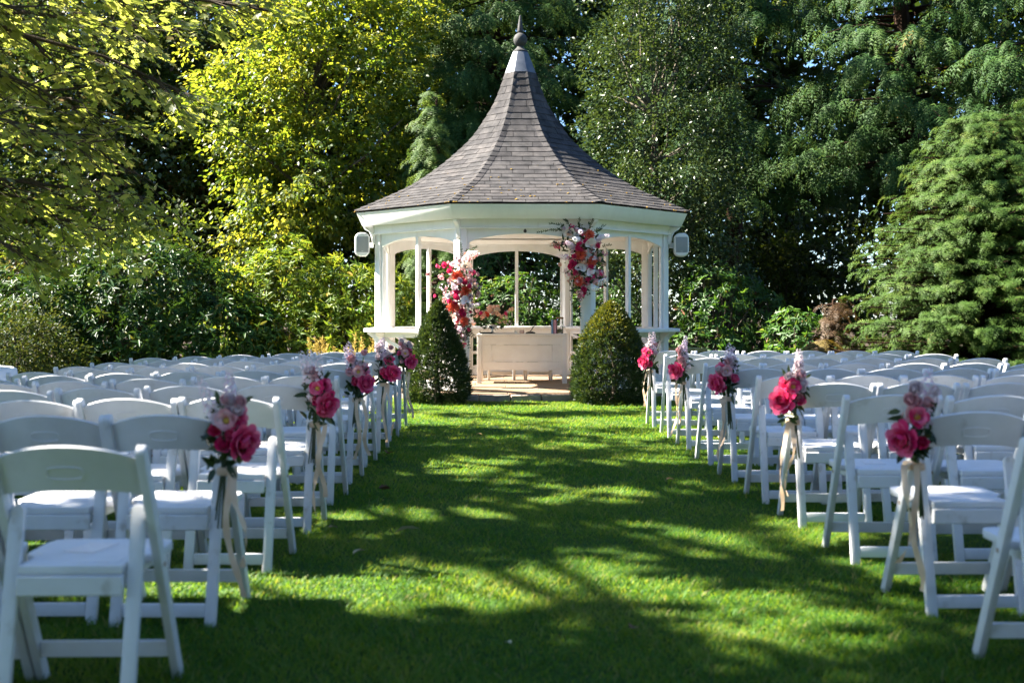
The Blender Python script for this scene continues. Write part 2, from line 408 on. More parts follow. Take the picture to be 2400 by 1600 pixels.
def _frond(n=8, droop=.34, wid=.30, bw=.10):
    V, F = [], []
    dz = lambda u: -droop * u * u
    for i in range(n):
        u0 = i / n
        ln = wid * (1 - u0) ** .7 + .07
        for s in (-1, 1):
            b = len(V)
            V += [(u0, 0, dz(u0)), (u0 + bw, 0, dz(u0 + bw)), (u0 + .07 + ln * .75, s * ln, dz(u0 + .2) - .10 * ln - .03 * (i % 2))]
            F.append((b, b + 1, b + 2) if s > 0 else (b, b + 2, b + 1))
    b = len(V)
    V += [(.9, -.03, dz(.9)), (.9, .03, dz(.9)), (1.08, 0, dz(1.08))]; F.append((b, b + 2, b + 1))
    return np.array(V, float), np.array(F)
T_FROND = _frond()
T_FROND_S = _frond(3, .25, .42, .17)
T_FROND_H = _frond(4, .45, .24, .12)
T_FROND_D = _frond(6, .50, .19, .075)

def leaves(name, P, D, U, L, W, T, mat, parent, rng, tint=None, kind='stuff'):
    TV, TF = T
    n = len(P)
    D = unit(D); S = unit(np.cross(D, U)); U = np.cross(S, D)
    L = np.broadcast_to(L, (n,)); W = np.broadcast_to(W, (n,))
    V = (P[:, None, :] + TV[None, :, 0, None] * (L[:, None, None] * D[:, None, :])
         + TV[None, :, 1, None] * (W[:, None, None] * S[:, None, :]) + TV[None, :, 2, None] * (L[:, None, None] * U[:, None, :]))
    F = TF[None] + (np.arange(n) * len(TV))[:, None, None]
    t = rng.random(n) if tint is None else tint
    me = tri_mesh(name, V.reshape(-1, 3), F.reshape(-1, 3), mat, False, np.repeat(t, len(TF)))
    o = obj(name, me, parent)
    if kind: o['kind'] = kind
    return o

def rdir(rng, n): return unit(rng.normal(size=(n, 3)))

def bent(a, b, rng, n=5, sag=0.06):
    a, b = np.array(a, float), np.array(b, float)
    L = np.linalg.norm(b - a)
    off = rng.normal(size=3) * sag * L
    return [tuple(a + (b - a) * t + off * math.sin(math.pi * t) + rng.normal(size=3) * 0.012 * L * (0 < t < 1)) for t in np.linspace(0, 1, n)]

def trunk(parent, base, top, r0, r1, mat, rng, n=8):
    pts = bent(base, top, rng, 7, 0.03)
    rr = [r0 * 1.35] + list(np.linspace(r0, r1, 6))
    m = MB(); m.tube(pts, rr, n)
    return m.obj('trunk', mat, parent, smooth=True), pts

def broadleaf(name, label, cat, base, crown_c, crown_r, n_clump, leaves_per, clump_r, L, ratio, T, mat, seed,
              trunk_r=0.16, shell=0.55, flat=0.45, bark='bark', group=None, droop=0.15, keep=None, n_br=26, up=1.0, trunk_top=None, twigs='bark', face=None):
    """tree or bush: trunk, branches and a crown of leaf sprays gathered in clumps"""
    rng = np.random.default_rng(seed)
    base = np.array(base, float)
    root = empty(name, tuple(base), 0, label, cat, group)
    c, r = np.array(crown_c, float), np.array(crown_r, float)
    d = rdir(rng, n_clump * 3)
    if face is not None:                       # more clumps on the side the place shows
        wgt = 0.35 + 0.65 * (d @ np.array(face) > -0.2)
        d = d[rng.random(len(d)) < wgt]
    rad = shell + (1 - shell) * rng.random(len(d)) ** 0.6
    lump = 1 + 0.24 * np.sin(d[:, 0] * 5 + seed) * np.cos(d[:, 2] * 7 + seed * 2) + 0.14 * np.sin(d[:, 1] * 9 + d[:, 2] * 11 + seed)
    C = c + d * (rad * lump)[:, None] * r
    C = C[C[:, 2] > base[2] + 0.05]
    if keep is not None: C = C[keep(C)]
    C = C[:n_clump]
    out = unit((C - c) / r)
    k = len(C)
    n = k * leaves_per
    ci = np.repeat(np.arange(k), leaves_per)
    cr = clump_r * (0.6 + 0.8 * rng.random(k))
    # each clump: sprays spreading in a tilted disc
    o = rdir(rng, n) * (rng.random(n) ** 0.45)[:, None]
    nrm = unit(out * (1 - up) + np.array([0, 0, 1.0]) * up + rng.normal(size=(k, 3)) * 0.28)
    h = (o * nrm[ci]).sum(1)
    o = o - nrm[ci] * (h * (1 - flat))[:, None]
    P = C[ci] + o * cr[ci][:, None]
    P[:, 2] -= droop * (np.linalg.norm(o, axis=1) ** 2) * cr[ci]
    D = unit(o * 0.8 + out[ci] * 0.5 + rng.normal(size=(n, 3)) * 0.45 + np.array([0, 0, -droop]))
    U = unit(nrm[ci] + rng.normal(size=(n, 3)) * 0.42)
    LL = L * (0.65 + 0.6 * rng.random(n))
    tint = np.clip(0.5 + 0.22 * rng.normal(size=k)[ci] + 0.2 * rng.normal(size=n), 0, 1)
    leaves('crown', P - base, D, U, LL, LL * ratio, T, mat, root, rng, tint)
    top = trunk_top if trunk_top is not None else (c + np.array([0, 0, r[2] * 0.35]))
    if trunk_r > 0:
        t, pts = trunk(root, (0, 0, -0.1), tuple(np.array(top) - base), trunk_r, trunk_r * 0.3, M[bark], rng)
        if n_br:
            m = MB()
            for j in rng.choice(k, min(n_br, k), replace=False):
                tgt = C[j] - base
                hgt = np.clip((tgt[2] - 0.35 * abs(r[0])) / max(0.1, (np.array(top) - base)[2]), 0.12, 0.92)
                q = pts[int(hgt * 6)]
                w = trunk_r * (0.12 + 0.2 * rng.random())
                m.tube(bent(q, tgt, rng, 6, 0.10), list(np.linspace(w, w * 0.22, 6)), 5)
            m.obj('branches', M[twigs], root, smooth=True)
    return root

def conifer(name, label, base, height, crown_z, Rfun, n_limb, per, L, T, mat, seed, trunk_r=0.2, down=0.5, lean=0.0, group=None, face=(-0.5, -0.85), facing=0.7, limb_rise=0.12, limb_droop=0.28, asp=1.0, zpow=1.0, rough=.32, plumes=6, plume_L=.5, lift=.25, arch=.45):
    """conifer: trunk, limbs and fronds set along each limb, arching over at the tip"""
    rng = np.random.default_rng(seed)
    base = np.array(base, float)
    root = empty(name, tuple(base), 0, label, 'tree', group)
    t, pts = trunk(root, (0, 0, -0.1), (lean, 0, height * 0.97), trunk_r, 0.02, M['bark_red'], rng)
    P, D, U, LL, TI = [], [], [], [], []
    mb = MB()
    fa = math.atan2(face[1], face[0])
    for i in range(n_limb):
        z = crown_z + (height - crown_z) * ((i + rng.random()) / n_limb) ** zpow * 0.98
        az = fa + (rng.normal() * 0.95 if rng.random() < facing else rng.random() * 6.283)
        hz = np.array([math.cos(az), math.sin(az), 0.0]); sd = np.array([-hz[1], hz[0], 0.0])
        tz = (z - crown_z) / (height - crown_z)
        r = Rfun(tz) * (0.62 + 0.36 * rng.random()) * (1 + rough * (math.sin(az * 3 + z * 2.1 + seed) * .5 + math.sin(az * 7 - z * 4.3) * .3 + .35 * max(0, math.sin(z * 5.1 + az * 2 + seed * 2))))
        o = np.array([lean * z / height, 0, z])
        path = lambda s: o + hz * (r * s) + np.array([0, 0, r * (limb_rise * s - limb_droop * s * s)])
        mb.tube([tuple(path(s)) for s in (0, .35, .7, 1)], [0.022 + 0.012 * r, 0.016 + 0.006 * r, 0.012, 0.005], 4)
        npl = max(2, int(round(plumes * (0.4 + 0.6 * r / max(0.3, Rfun(0.15))))))
        for _ in range(npl):
            s = 0.30 + 0.70 * rng.random() ** 0.7
            ph = rng.normal() * 0.75 * (1.25 - 0.6 * s)
            ax = unit(hz * math.cos(ph) + sd * math.sin(ph) + np.array([0, 0, lift + 0.25 * rng.normal()]))
            Lp = plume_L * (0.6 + 0.7 * rng.random())
            st = path(s) + rng.normal(size=3) * 0.06 * plume_L
            side = unit(np.cross(ax, [0, 0, 1.0]))
            m = per
            t = (np.arange(m) + rng.random(m)) / m
            g = np.where(np.arange(m) % 2 == 0, 1.0, -1.0)
            bend = arch * (0.7 + 0.6 * rng.random())
            pos = st[None] + ax[None] * (Lp * t)[:, None] + np.array([0, 0, -1.0])[None] * (bend * Lp * t * t)[:, None]
            tg = ax[None] + np.array([0, 0, -1.0])[None] * (2 * bend * t)[:, None]
            dd = unit(unit(tg) * (0.45 + 0.6 * t)[:, None] + side[None] * (g * (0.85 - 0.35 * t) * (0.7 + 0.5 * rng.random(m)))[:, None] + np.array([0, 0, -1.0])[None] * (down * (0.4 + 0.8 * rng.random(m)))[:, None])
            P.append(pos); D.append(dd)
            U.append(unit(np.array([0, 0, 1.0])[None] + hz[None] * (0.3 + 0.6 * lift) + rng.normal(size=(m, 3)) * 0.22))
            LL.append(L * (1.15 - 0.55 * t) * (0.75 + 0.5 * rng.random(m)))
            TI.append(np.clip(0.45 + 0.15 * rng.normal() + 0.12 * rng.normal(size=m), 0, 1))
    P, D, U, LL, TI = map(np.concatenate, (P, D, U, LL, TI))
    mb.obj('branches', M['bark_red'], root, smooth=True)
    leaves('crown', P, D, U, LL, LL * asp, T, mat, root, rng, TI)
    return root

def whorl_bush(name, label, base, lobes, n_whorl, L, ratio, mat, seed, per=7, group=None, T=T_LANCE):
    """evergreen bush: whorls of long leaves all over a lumpy mound"""
    rng = np.random.default_rng(seed)
    base = np.array(base, float)
    root = empty(name, tuple(base), 0, label, 'shrub', group)
    C, N = [], []
    tot = sum(r[0] * r[2] for c, r in lobes)
    for c, r in lobes:
        k = int(n_whorl * r[0] * r[2] / tot)
        d = rdir(rng, k * 3); d = d[(d[:, 1] < 0.45)]; d = d[:k]
        rad = 0.72 + 0.28 * rng.random(len(d)) ** 0.5
        lump = 1 + 0.10 * np.sin(d[:, 0] * 9 + c[0]) * np.cos(d[:, 2] * 8 + c[0] * 2) + 0.06 * np.sin(d[:, 0] * 17 + d[:, 2] * 13)
        C.append(np.array(c) + d * (rad * lump)[:, None] * np.array(r)); N.append(unit(d / np.array(r) + np.array([0, 0, 0.25])))
    C, N = np.concatenate(C), np.concatenate(N)
    ok = C[:, 2] > 0.08
    C, N = C[ok], N[ok]
    k = len(C); n = k * per; ci = np.repeat(np.arange(k), per)
    N = unit(N + rng.normal(size=(k, 3)) * 0.35)
    A = unit(np.cross(N, rdir(rng, k))); B = np.cross(N, A)
    ph = np.tile(np.arange(per) * 2 * math.pi / per, k) + np.repeat(rng.random(k) * 6.28, per) + rng.normal(size=n) * 0.25
    lat = A[ci] * np.cos(ph)[:, None] + B[ci] * np.sin(ph)[:, None]
    el = 0.15 + 0.5 * rng.random(n)
    D = unit(lat + N[ci] * el[:, None] + np.array([0, 0, -0.18]))
    U = unit(N[ci] - lat * el[:, None] + rng.normal(size=(n, 3)) * 0.15)
    LL = L * (0.6 + 0.6 * rng.random(n))
    tint = np.clip(0.45 + 0.15 * rng.normal(size=k)[ci] + 0.17 * rng.normal(size=n), 0, 1)
    leaves('foliage', C[ci] + rng.normal(size=(n, 3)) * 0.015, D, U, LL, LL * ratio, T, mat, root, rng, tint)
    m = MB()
    for j in rng.choice(k, min(k, 60), replace=False):
        c0 = lobes[int(rng.integers(len(lobes)))][0]
        m.tube(bent((c0[0] + rng.normal() * 0.2, c0[1] + rng.normal() * 0.15, 0), C[j], rng, 5, 0.08), list(np.linspace(0.03, 0.006, 5)), 5)
    m.obj('stems', M['bark'], root, smooth=True)
    return root

# ------------------------------------------------------------------ lawn grass
def make_grass():
    rng = np.random.default_rng(11)
    Ps, Hs, Ws = [], [], []
    for (y0, y1, dens, w) in ((2.9, 4.6, 10500, .0036), (4.6, 7, 7000, .0048), (7, 10.5, 4200, .0068), (10.5, LAWN_Y1, 2700, .0100)):
        xl, xr = -0.47 * y1 - .3, 0.47 * y1 + .3
        if y0 > 10: xl, xr = -5.6, 5.6
        n = int((xr - xl) * (y1 - y0) * dens)
        P = np.stack([xl + (xr - xl) * rng.random(n), y0 + (y1 - y0) * rng.random(n), np.zeros(n)], 1)
        ok = np.abs(P[:, 0]) < 0.465 * P[:, 1] + .25
        inner = (P[:, 0] > -1.75) & (P[:, 0] < 2.2)          # the aisle shows most
        ok &= inner | (rng.random(n) < 0.55)
        P = P[ok]
        Ps.append(P); Ws.append(np.full(len(P), w)); Hs.append(0.022 + 0.032 * rng.random(len(P)) ** 2.2)
    P, H, W = np.concatenate(Ps), np.concatenate(Hs), np.concatenate(Ws)
    # tufts: height and lean vary slowly over the lawn
    def vn(x, y, s, k): return np.sin(x * s + k) * np.cos(y * s * 1.13 + 2 * k) + 0.6 * np.sin(x * s * 2.3 + y * s * 1.7 + 3 * k)
    tz = np.clip(-P[:, 0] - 1.2, 0, 5)
    P[:, 2] = -0.017 * tz ** 1.5 - 0.003
    H = H * (1 + 0.20 * vn(P[:, 0], P[:, 1], 3.1, 1.0) + 0.12 * vn(P[:, 0], P[:, 1], 9.0, 4.0))
    n = len(P)
    az = rng.random(n) * 6.283
    ln = 0.35 + 0.55 * rng.random(n)
    D = unit(np.stack([np.cos(az) * ln, np.sin(az) * ln, np.ones(n)], 1))
    sdv = unit(np.stack([-np.sin(az) + 0.5 * rng.normal(size=n), np.cos(az) * .6, np.zeros(n)], 1))
    hz = np.stack([np.cos(az), np.sin(az), np.zeros(n)], 1)
    base = P; mid = P + D * (H * .55)[:, None]; tip = P + D * H[:, None] + hz * (H * .35)[:, None] - np.array([0, 0, 1.0]) * (H * .12)[:, None]
    s = sdv * (W * .5)[:, None]
    q = P[:, 1] < 5.0                            # three faces near the eye, one further off
    V1 = np.stack([base - s, base + s, mid + s * .9, mid - s * .9, tip], 1)[q].reshape(-1, 3)
    F1 = (np.array([(0, 1, 2), (0, 2, 3), (3, 2, 4)])[None] + (np.arange(q.sum()) * 5)[:, None, None]).reshape(-1, 3)
    V2 = np.stack([base - s, base + s, tip], 1)[~q].reshape(-1, 3)
    F2 = np.arange(len(V2)).reshape(-1, 3) + len(V1)
    t = np.clip(0.40 + 0.12 * vn(P[:, 0], P[:, 1], 2.2, 7.0) + 0.09 * vn(P[:, 0], P[:, 1], 7.3, 2.0) + 0.20 * rng.normal(size=n), 0, .95)
    t[rng.random(n) < .035] = 1.0                # dry blades
    me = tri_mesh('grass', np.concatenate([V1, V2]), np.concatenate([F1, F2]), M['grass'], False, np.concatenate([np.repeat(t[q], 3), t[~q]]))
    tag(obj('grass', me), 'short mown green grass dappled with sunlight along the aisle', 'grass', kind='stuff')
make_grass()

# ------------------------------------------------------------------ gazebo
GX, GY = 0.13, 17.7
gaz = empty('gazebo', (GX, GY, 0), R_(1.3), 'white octagonal garden gazebo with tall flared shingle roof and finial', 'gazebo')
FZ = 0.10
def gv(k, R, z):
    a = R_(-112.5 + 45 * k)
    return Vector((R * math.cos(a), R * math.sin(a), z))
AP, HL = math.cos(R_(22.5)), math.sin(R_(22.5))
def facet(k, R):
    """matrix: u along facet k, v outward from its plane at radius R, z up"""
    a = R_(-90 + 45 * k); n = Vector((math.cos(a), math.sin(a), 0)); u = Vector((-n.y, n.x, 0))
    o = n * (R * AP)
    return Matrix(((u.x, n.x, 0, o.x), (u.y, n.y, 0, o.y), (0, 0, 1, 0), (0, 0, 0, 1)))
def seg(k, prof, name, mat, bevel=0.004, parent=None, gap=0.0):
    n = len(prof)
    vs = [gv(k, r, z) for r, z in prof] + [gv(k + 1, r, z) for r, z in prof]
    if gap:
        t = (gv(k + 1, 1, 0) - gv(k, 1, 0)).normalized() * gap
        vs = [v + t for v in vs[:n]] + [v - t for v in vs[n:]]
    m = MB(); m.add(vs, [tuple(range(n)), tuple(range(2 * n - 1, n - 1, -1))] + [(i, n + i, n + (i + 1) % n, (i + 1) % n) for i in range(n)])
    return m.obj(name, mat, parent or gaz, bevel=bevel, seg=1)
def ringprof(r0, r1, z0, z1): return [(r0, z0), (r1, z0), (r1, z1), (r0, z1)]

RP = 2.36                                       # posts stand on this circle
# base: slabs clipped to the octagon, stone edging
def clip(poly, k, R):
    a = R_(-90 + 45 * k); n = (math.cos(a), math.sin(a)); dist = R * AP
    out = []
    for i in range(len(poly)):
        p, q = poly[i], poly[(i + 1) % len(poly)]
        dp, dq = p[0] * n[0] + p[1] * n[1] - dist, q[0] * n[0] + q[1] * n[1] - dist
        if dp <= 0: out.append(p)
        if (dp < 0 < dq) or (dq < 0 < dp):
            t = dp / (dp - dq); out.append((p[0] + (q[0] - p[0]) * t, p[1] + (q[1] - p[1]) * t))
    return out
m = MB(); m.prism([gv(k, 2.60, 0)[:2] for k in range(8)], 'z', -0.05, FZ - 0.03)
floor = m.obj('floor', M['edging'], gaz)
RB = 2.66
ys = np.arange(-2.5, 2.6, 0.62)
for j, y0 in enumerate(ys):
    xs = np.arange(-3.0 - 0.46 * (j % 2), 3.2, 0.92)
    for x0 in xs:
        poly = [(x0 + .003, y0 + .003), (x0 + .917, y0 + .003), (x0 + .917, y0 + .617), (x0 + .003, y0 + .617)]
        for k in range(8):
            poly = clip(poly, k, RB)
            if len(poly) < 3: break
        if len(poly) >= 3:
            mb = MB(); mb.prism(poly, 'z', FZ - 0.025, FZ + random.uniform(-0.002, 0.002))
            mb.obj('floor_slab', M['slab'], floor, bevel=0.004, seg=1, tint=random.random())
for k in range(8):
    L = 2 * HL * 2.74
    for i in range(5):
        Mx = facet(k, RB)
        mb = MB(); u0 = -L / 2 + L / 5 * i
        mb.box(u0 + .006, u0 + L / 5 - .006, 0.004, 0.115, -0.04, FZ - 0.012 + random.uniform(-.008, .004), Mx)
        mb.obj('edging_stone', M['edging'], floor, bevel=0.012, seg=1)

# posts, arches, frieze, rails
for k in range(8):
    O = gv(k, RP, 0)
    tB = (gv(k + 1, 1, 0) - gv(k, 1, 0)).normalized(); tA = (gv(k - 1, 1, 0) - gv(k, 1, 0)).normalized()
    aB, aA = R_(-90 + 45 * k), R_(-90 + 45 * (k - 1))
    nB, nA = Vector((math.cos(aB), math.sin(aB), 0)), Vector((math.cos(aA), math.sin(aA), 0))
    w, th = 0.105, 0.085
    B, A = O + tB * w, O + tA * w
    inn = O - O.normalized() * 0.15
    pts = [O, B, B - nB * th, inn, A - nA * th, A]
    mb = MB(); mb.prism([p[:2] for p in pts], 'z', FZ, 2.44)
    post = mb.obj('post', M['paint'], gaz, bevel=0.006)
    for t, n_ in ((tB, nB), (tA, nA)):           # narrow jamb strips beside each post
        p0, p1 = O + t * (w + .004), O + t * (w + .034)
        mb = MB(); mb.prism([q[:2] for q in (p0 - n_ * .03, p1 - n_ * .03, p1 - n_ * .075, p0 - n_ * .075)], 'z', FZ, 2.16)
        mb.obj('jamb_strip', M['paint'], post, bevel=0.003, seg=1)
    # base plinth and bracket under the eaves
    mb = MB(); q = O.normalized(); sd = Vector((-q.y, q.x, 0))
    prof = [(0.0, 2.20), (0.03, 2.215), (0.045, 2.26), (0.055, 2.33), (0.085, 2.385), (0.15, 2.42), (0.17, 2.455), (0.0, 2.455)]
    vs = [O - q * .03 + q * (r + .03) + sd * s + Vector((0, 0, z)) for s in (-.03, .03) for r, z in prof]
    n = len(prof)
    mb.add(vs, [tuple(range(n)), tuple(range(2 * n - 1, n - 1, -1))] + [(i, n + i, n + (i + 1) % n, (i + 1) % n) for i in range(n)])
    mb.obj('eave_bracket', M['paint'], gaz, bevel=0.004, seg=1)

h = HL * RP - 0.1085
for k in range(8):
    Mx = facet(k, RP)
    zs, za, N = 2.135, 2.272, 20
    arc = [(h * (1 - 2 * i / N), zs + (za - zs) * (1 - (1 - 2 * i / N) ** 2) ** 0.72) for i in range(N + 1)]
    m = MB(); m.prism([(-h, 2.36), (h, 2.36)] + arc, 'y', -0.072, -0.030, Mx)
    m.obj('arch_board', M['paint'], gaz, bevel=0.003, seg=1)
    seg(k, ringprof(2.26, 2.390, 2.352, 2.478), 'frieze', M['paint'])
    seg(k, ringprof(2.392, 2.412, 2.338, 2.362), 'frieze_moulding', M['paint'], 0.006)
    seg(k, [(2.552, 2.462), (2.645, 2.655), (2.615, 2.655), (2.522, 2.462)], 'fascia', M['paint'], 0.003)
    seg(k, ringprof(2.392, 2.528, 2.474, 2.486), 'soffit', M['paint'], 0)
    seg(k, [(2.12, 2.46), (2.20, 2.40), (2.255, 2.39), (2.255, 2.46)], 'cornice', M['ceiling'], 0.004)
    if k != 0:
        seg(k, ringprof(2.21, 2.535, 0.905, 0.958), 'ledge', M['paint'], 0.008)
        m = MB(); m.box(-h, h, -0.085, -0.035, 0.83, 0.903, Mx); m.obj('top_rail', M['paint'], gaz, bevel=0.004, seg=1)
        m = MB(); m.box(-h, h, -0.080, -0.040, 0.475, 0.525, Mx); m.obj('mid_rail', M['paint'], gaz, bevel=0.004, seg=1)
        m = MB(); m.box(-h, h, -0.090, -0.030, FZ + .01, 0.235, Mx); m.obj('bottom_rail', M['paint'], gaz, bevel=0.004, seg=1)
        m = MB(); m.box(-.028, .028, -0.090, -0.026, 0.96, za + .03, Mx); m.obj('mullion', M['paint'], gaz, bevel=0.004, seg=1)
        for s in (-1, 1):
            for (z0, z1) in ((0.525, 0.83), (0.235, 0.475)):
                q = 0.028
                a, b = (-h * s, z0), (0.0, z1)
                a2, b2 = (h * s, z1 if z0 > .5 else z0), (0.0, z0 if z0 > .5 else z1)
                p, r = (Vector((0.0, 0, z0)), Vector((h * s, 0, z1))) if z0 > .5 else (Vector((0.0, 0, z1)), Vector((h * s, 0, z0)))
                dv = (r - p).normalized(); nv = Vector((-dv.z, 0, dv.x)) * .024
                mb = MB(); mb.prism([(v.x, v.z) for v in (p - nv, r - nv, r + nv, p + nv)], 'y', -0.077 + .004 * s, -0.045 + .004 * s, Mx)
                mb.obj('brace', M['paint'], gaz, bevel=0.003, seg=1)
        for s in (-1, 1):                        # small curved brackets carrying the ledge
            mb = MB(); u0 = s * (h - .05)
            mb.prism([(-.03, .90), (.13, .90), (.12, .87), (.05, .82), (.01, .75), (-.03, .74)], 'x', u0 - .018, u0 + .018, Mx)
            mb.obj('ledge_bracket', M['paint'], gaz, bevel=0.003, seg=1)
m = MB(); m.prism([gv(k, 2.26, 0)[:2] for k in range(8)], 'z', 2.479, 2.50)
ceil = m.obj('ceiling', M['ceiling'], gaz)
# arch lamp hook in the middle of the front arch
m = MB(); m.lathe([(.006, 0), (.018, .005), (.022, .03), (.010, .05), (.004, .055)], 10)
m.obj('arch_hook', M['finial'], gaz, loc=(0, -RP * AP + .015, 2.282), smooth=True)

# roof profile from eaves to lead cap: silhouette half widths and rows measured in the photograph
sil = [(390, 1392), (331, 1322), (278, 1257), (242, 1201), (188.6, 1100), (142, 990), (110, 900), (81, 780), (63.6, 700), (45.7, 580), (33.5, 470)]
prof = []
for px, cyy in sil:
    a = px / (FPX * AP); Rr = a * GY / (1 + HL * a)
    prof.append((Rr, CAMZ + (HOR - cyy / 2.8) * (GY - HL * Rr) / FPX))
prof[0] = (2.665, 2.668)
# resample along its length
pp = [Vector((r, z)) for r, z in prof]
fine = []
for i in range(len(pp) - 1):                     # Catmull-Rom
    p0, p1, p2, p3 = pp[max(i - 1, 0)], pp[i], pp[i + 1], pp[min(i + 2, len(pp) - 1)]
    for t in np.linspace(0, 1, 12, endpoint=False):
        fine.append(0.5 * ((2 * p1) + (p2 - p0) * t + (2 * p0 - 5 * p1 + 4 * p2 - p3) * t * t + (3 * p1 - p0 - 3 * p2 + p3) * t ** 3))
fine.append(pp[-1])
cum = [0.0]
for i in range(1, len(fine)): cum.append(cum[-1] + (fine[i] - fine[i - 1]).length)
def rp(s):
    s = max(0.0, min(cum[-1], s))
    j = int(np.searchsorted(cum, s)); j = max(1, min(j, len(fine) - 1))
    t = (s - cum[j - 1]) / max(1e-9, cum[j] - cum[j - 1])
    return fine[j - 1].lerp(fine[j], t)
NC = 27
EXP = cum[-1] / NC
V, F = [], []
for i in range(NC + 1):
    q = rp(i * EXP)
    for k in range(8): V.append(gv(k, q.x - .012, q.y - .012))
for i in range(NC):
    for k in range(8):
        k2 = (k + 1) % 8
        F.append((i * 8 + k, i * 8 + k2, (i + 1) * 8 + k2, (i + 1) * 8 + k))
F.append(tuple(range(NC * 8, NC * 8 + 8)))
roof = obj('roof', mesh('roof', V, F, M['underlay']), gaz)

def shingle_geo(k, i, f0, f1):
    """one shingle of course i on facet k between fractions f0..f1 of its lower width (metres from the middle)"""
    lo, hi = rp(i * EXP - (.012 if i else .02)), rp((i + 1) * EXP + .02)
    a = R_(-90 + 45 * k); n = Vector((math.cos(a), math.sin(a), 0)); u = Vector((-n.y, n.x, 0))
    sl = (hi - lo).normalized(); nn = n * sl.y * 1.0 + Vector((0, 0, -sl.x))      # outward normal of the slope
    if nn.z < 0: nn = -nn
    hwl, hwh = HL * lo.x, HL * hi.x
    def P(r, z, uu, lift): return n * (r * AP) + u * uu + Vector((0, 0, z)) + nn * lift
    cl = lambda x, w: max(-w, min(w, x))
    a0, a1, b0, b1 = cl(f0, hwl), cl(f1, hwl), cl(f0, hwh), cl(f1, hwh)
    if a1 - a0 < .012: return None
    j0, j1 = random.uniform(-.002, .004), random.uniform(-.002, .004)
    t0, t1 = .010 + random.uniform(0, .005), .010 + random.uniform(0, .005)
    v = [P(lo.x, lo.y, a0, t0), P(lo.x, lo.y, a1, t1), P(hi.x, hi.y, b1, .003), P(hi.x, hi.y, b0, .003),
         P(lo.x, lo.y, a0, t0 - .008), P(lo.x, lo.y, a1, t1 - .008)]
    return v, [(0, 1, 2, 3), (4, 5, 1, 0), (4, 0, 3), (5, 2, 1)]
SW = 0.315
rest = MB(); rest_t = []
count = 0
for k in range(8):
    for i in range(NC):
        hw = HL * rp(i * EXP).x
        off = (0.0, 0.5, 0.25, 0.75)[i % 4] * SW if i % 2 == 0 else SW * .5 + random.uniform(-.03, .03)
        x = -math.ceil((hw + SW) / SW) * SW + off
        while x < hw:
            w = SW
            g = shingle_geo(k, i, x + .004, x + w - .004)
            x += w
            if g is None: continue
            t = min(1, max(0, random.gauss(.5, .22)))
            if k in (7, 0, 1) and count < 300:
                count += 1
                obj('shingle', mesh('shingle', g[0], g[1], M['shingle'], tint=t), roof)
            else:
                rest.add(*g); rest_t += [t] * len(g[1])
o = obj('far_side_shingles', mesh('far_side_shingles', rest.v, rest.f, M['shingle'], tint=rest_t), roof); o['kind'] = 'stuff'
for k in range(8):                               # folded hip shingles
    for i in range(NC):
        lo, hi = rp(i * EXP - (.03 if i else .03)), rp((i + 1) * EXP + .02)
        d = [(gv(k + s, 1, 0) - gv(k, 1, 0)).normalized() for s in (-1, 1)]
        w0, w1 = min(.085, lo.x * .32), min(.08, hi.x * .32)
        top0, top1 = gv(k, lo.x + .012, lo.y + .030), gv(k, hi.x + .004, hi.y + .014)
        L0, L1 = gv(k, lo.x, lo.y + .021) + d[0] * w0, gv(k, hi.x, hi.y + .007) + d[0] * w1
        R0, R1 = gv(k, lo.x, lo.y + .021) + d[1] * w0, gv(k, hi.x, hi.y + .007) + d[1] * w1
        dz = Vector((0, 0, -.012))
        v = [L0, top0, R0, R1, top1, L1, L0 + dz, top0 + dz, R0 + dz, R1 + dz, L1 + dz]
        obj('hip_shingle', mesh('hip_shingle', v, [(0, 1, 4, 5), (1, 2, 3, 4), (6, 7, 1, 0), (7, 8, 2, 1), (0, 5, 10, 6), (2, 8, 9, 3)], M['shingle'],
            tint=min(1, max(0, random.gauss(.55, .2)))), roof)
# moss cushions along hips and lower courses
rng = np.random.default_rng(5)
m = MB()
for j in range(240):
    k = int(rng.choice([7, 0, 1, 6, 2])); i = int(min(NC - 4, abs(rng.normal()) * 4.5 + (0 if rng.random() < .7 else 3)))
    q = rp(i * EXP - .012)
    hw = HL * q.x
    uu = rng.uniform(-hw, hw) if rng.random() < .55 else hw * rng.choice([-1, 1]) * rng.uniform(.86, .99)
    p = facet(k, q.x) @ Vector((uu, 0.008, q.y + .008))
    r = rng.uniform(.006, .017)
    n = 6
    b = len(m.v)
    m.v.append(p + Vector((0, 0, r * .9)))
    for a in range(n): m.v.append(p + Vector((math.cos(a * 6.283 / n) * r * rng.uniform(.7, 1.8), math.sin(a * 6.283 / n) * r * rng.uniform(.7, 1.4), rng.uniform(-.4, .2) * r)))
    for a in range(n): m.f.append((b, b + 1 + a, b + 1 + (a + 1) % n))
o = m.obj('moss', M['moss'], roof, smooth=True); o['kind'] = 'stuff'
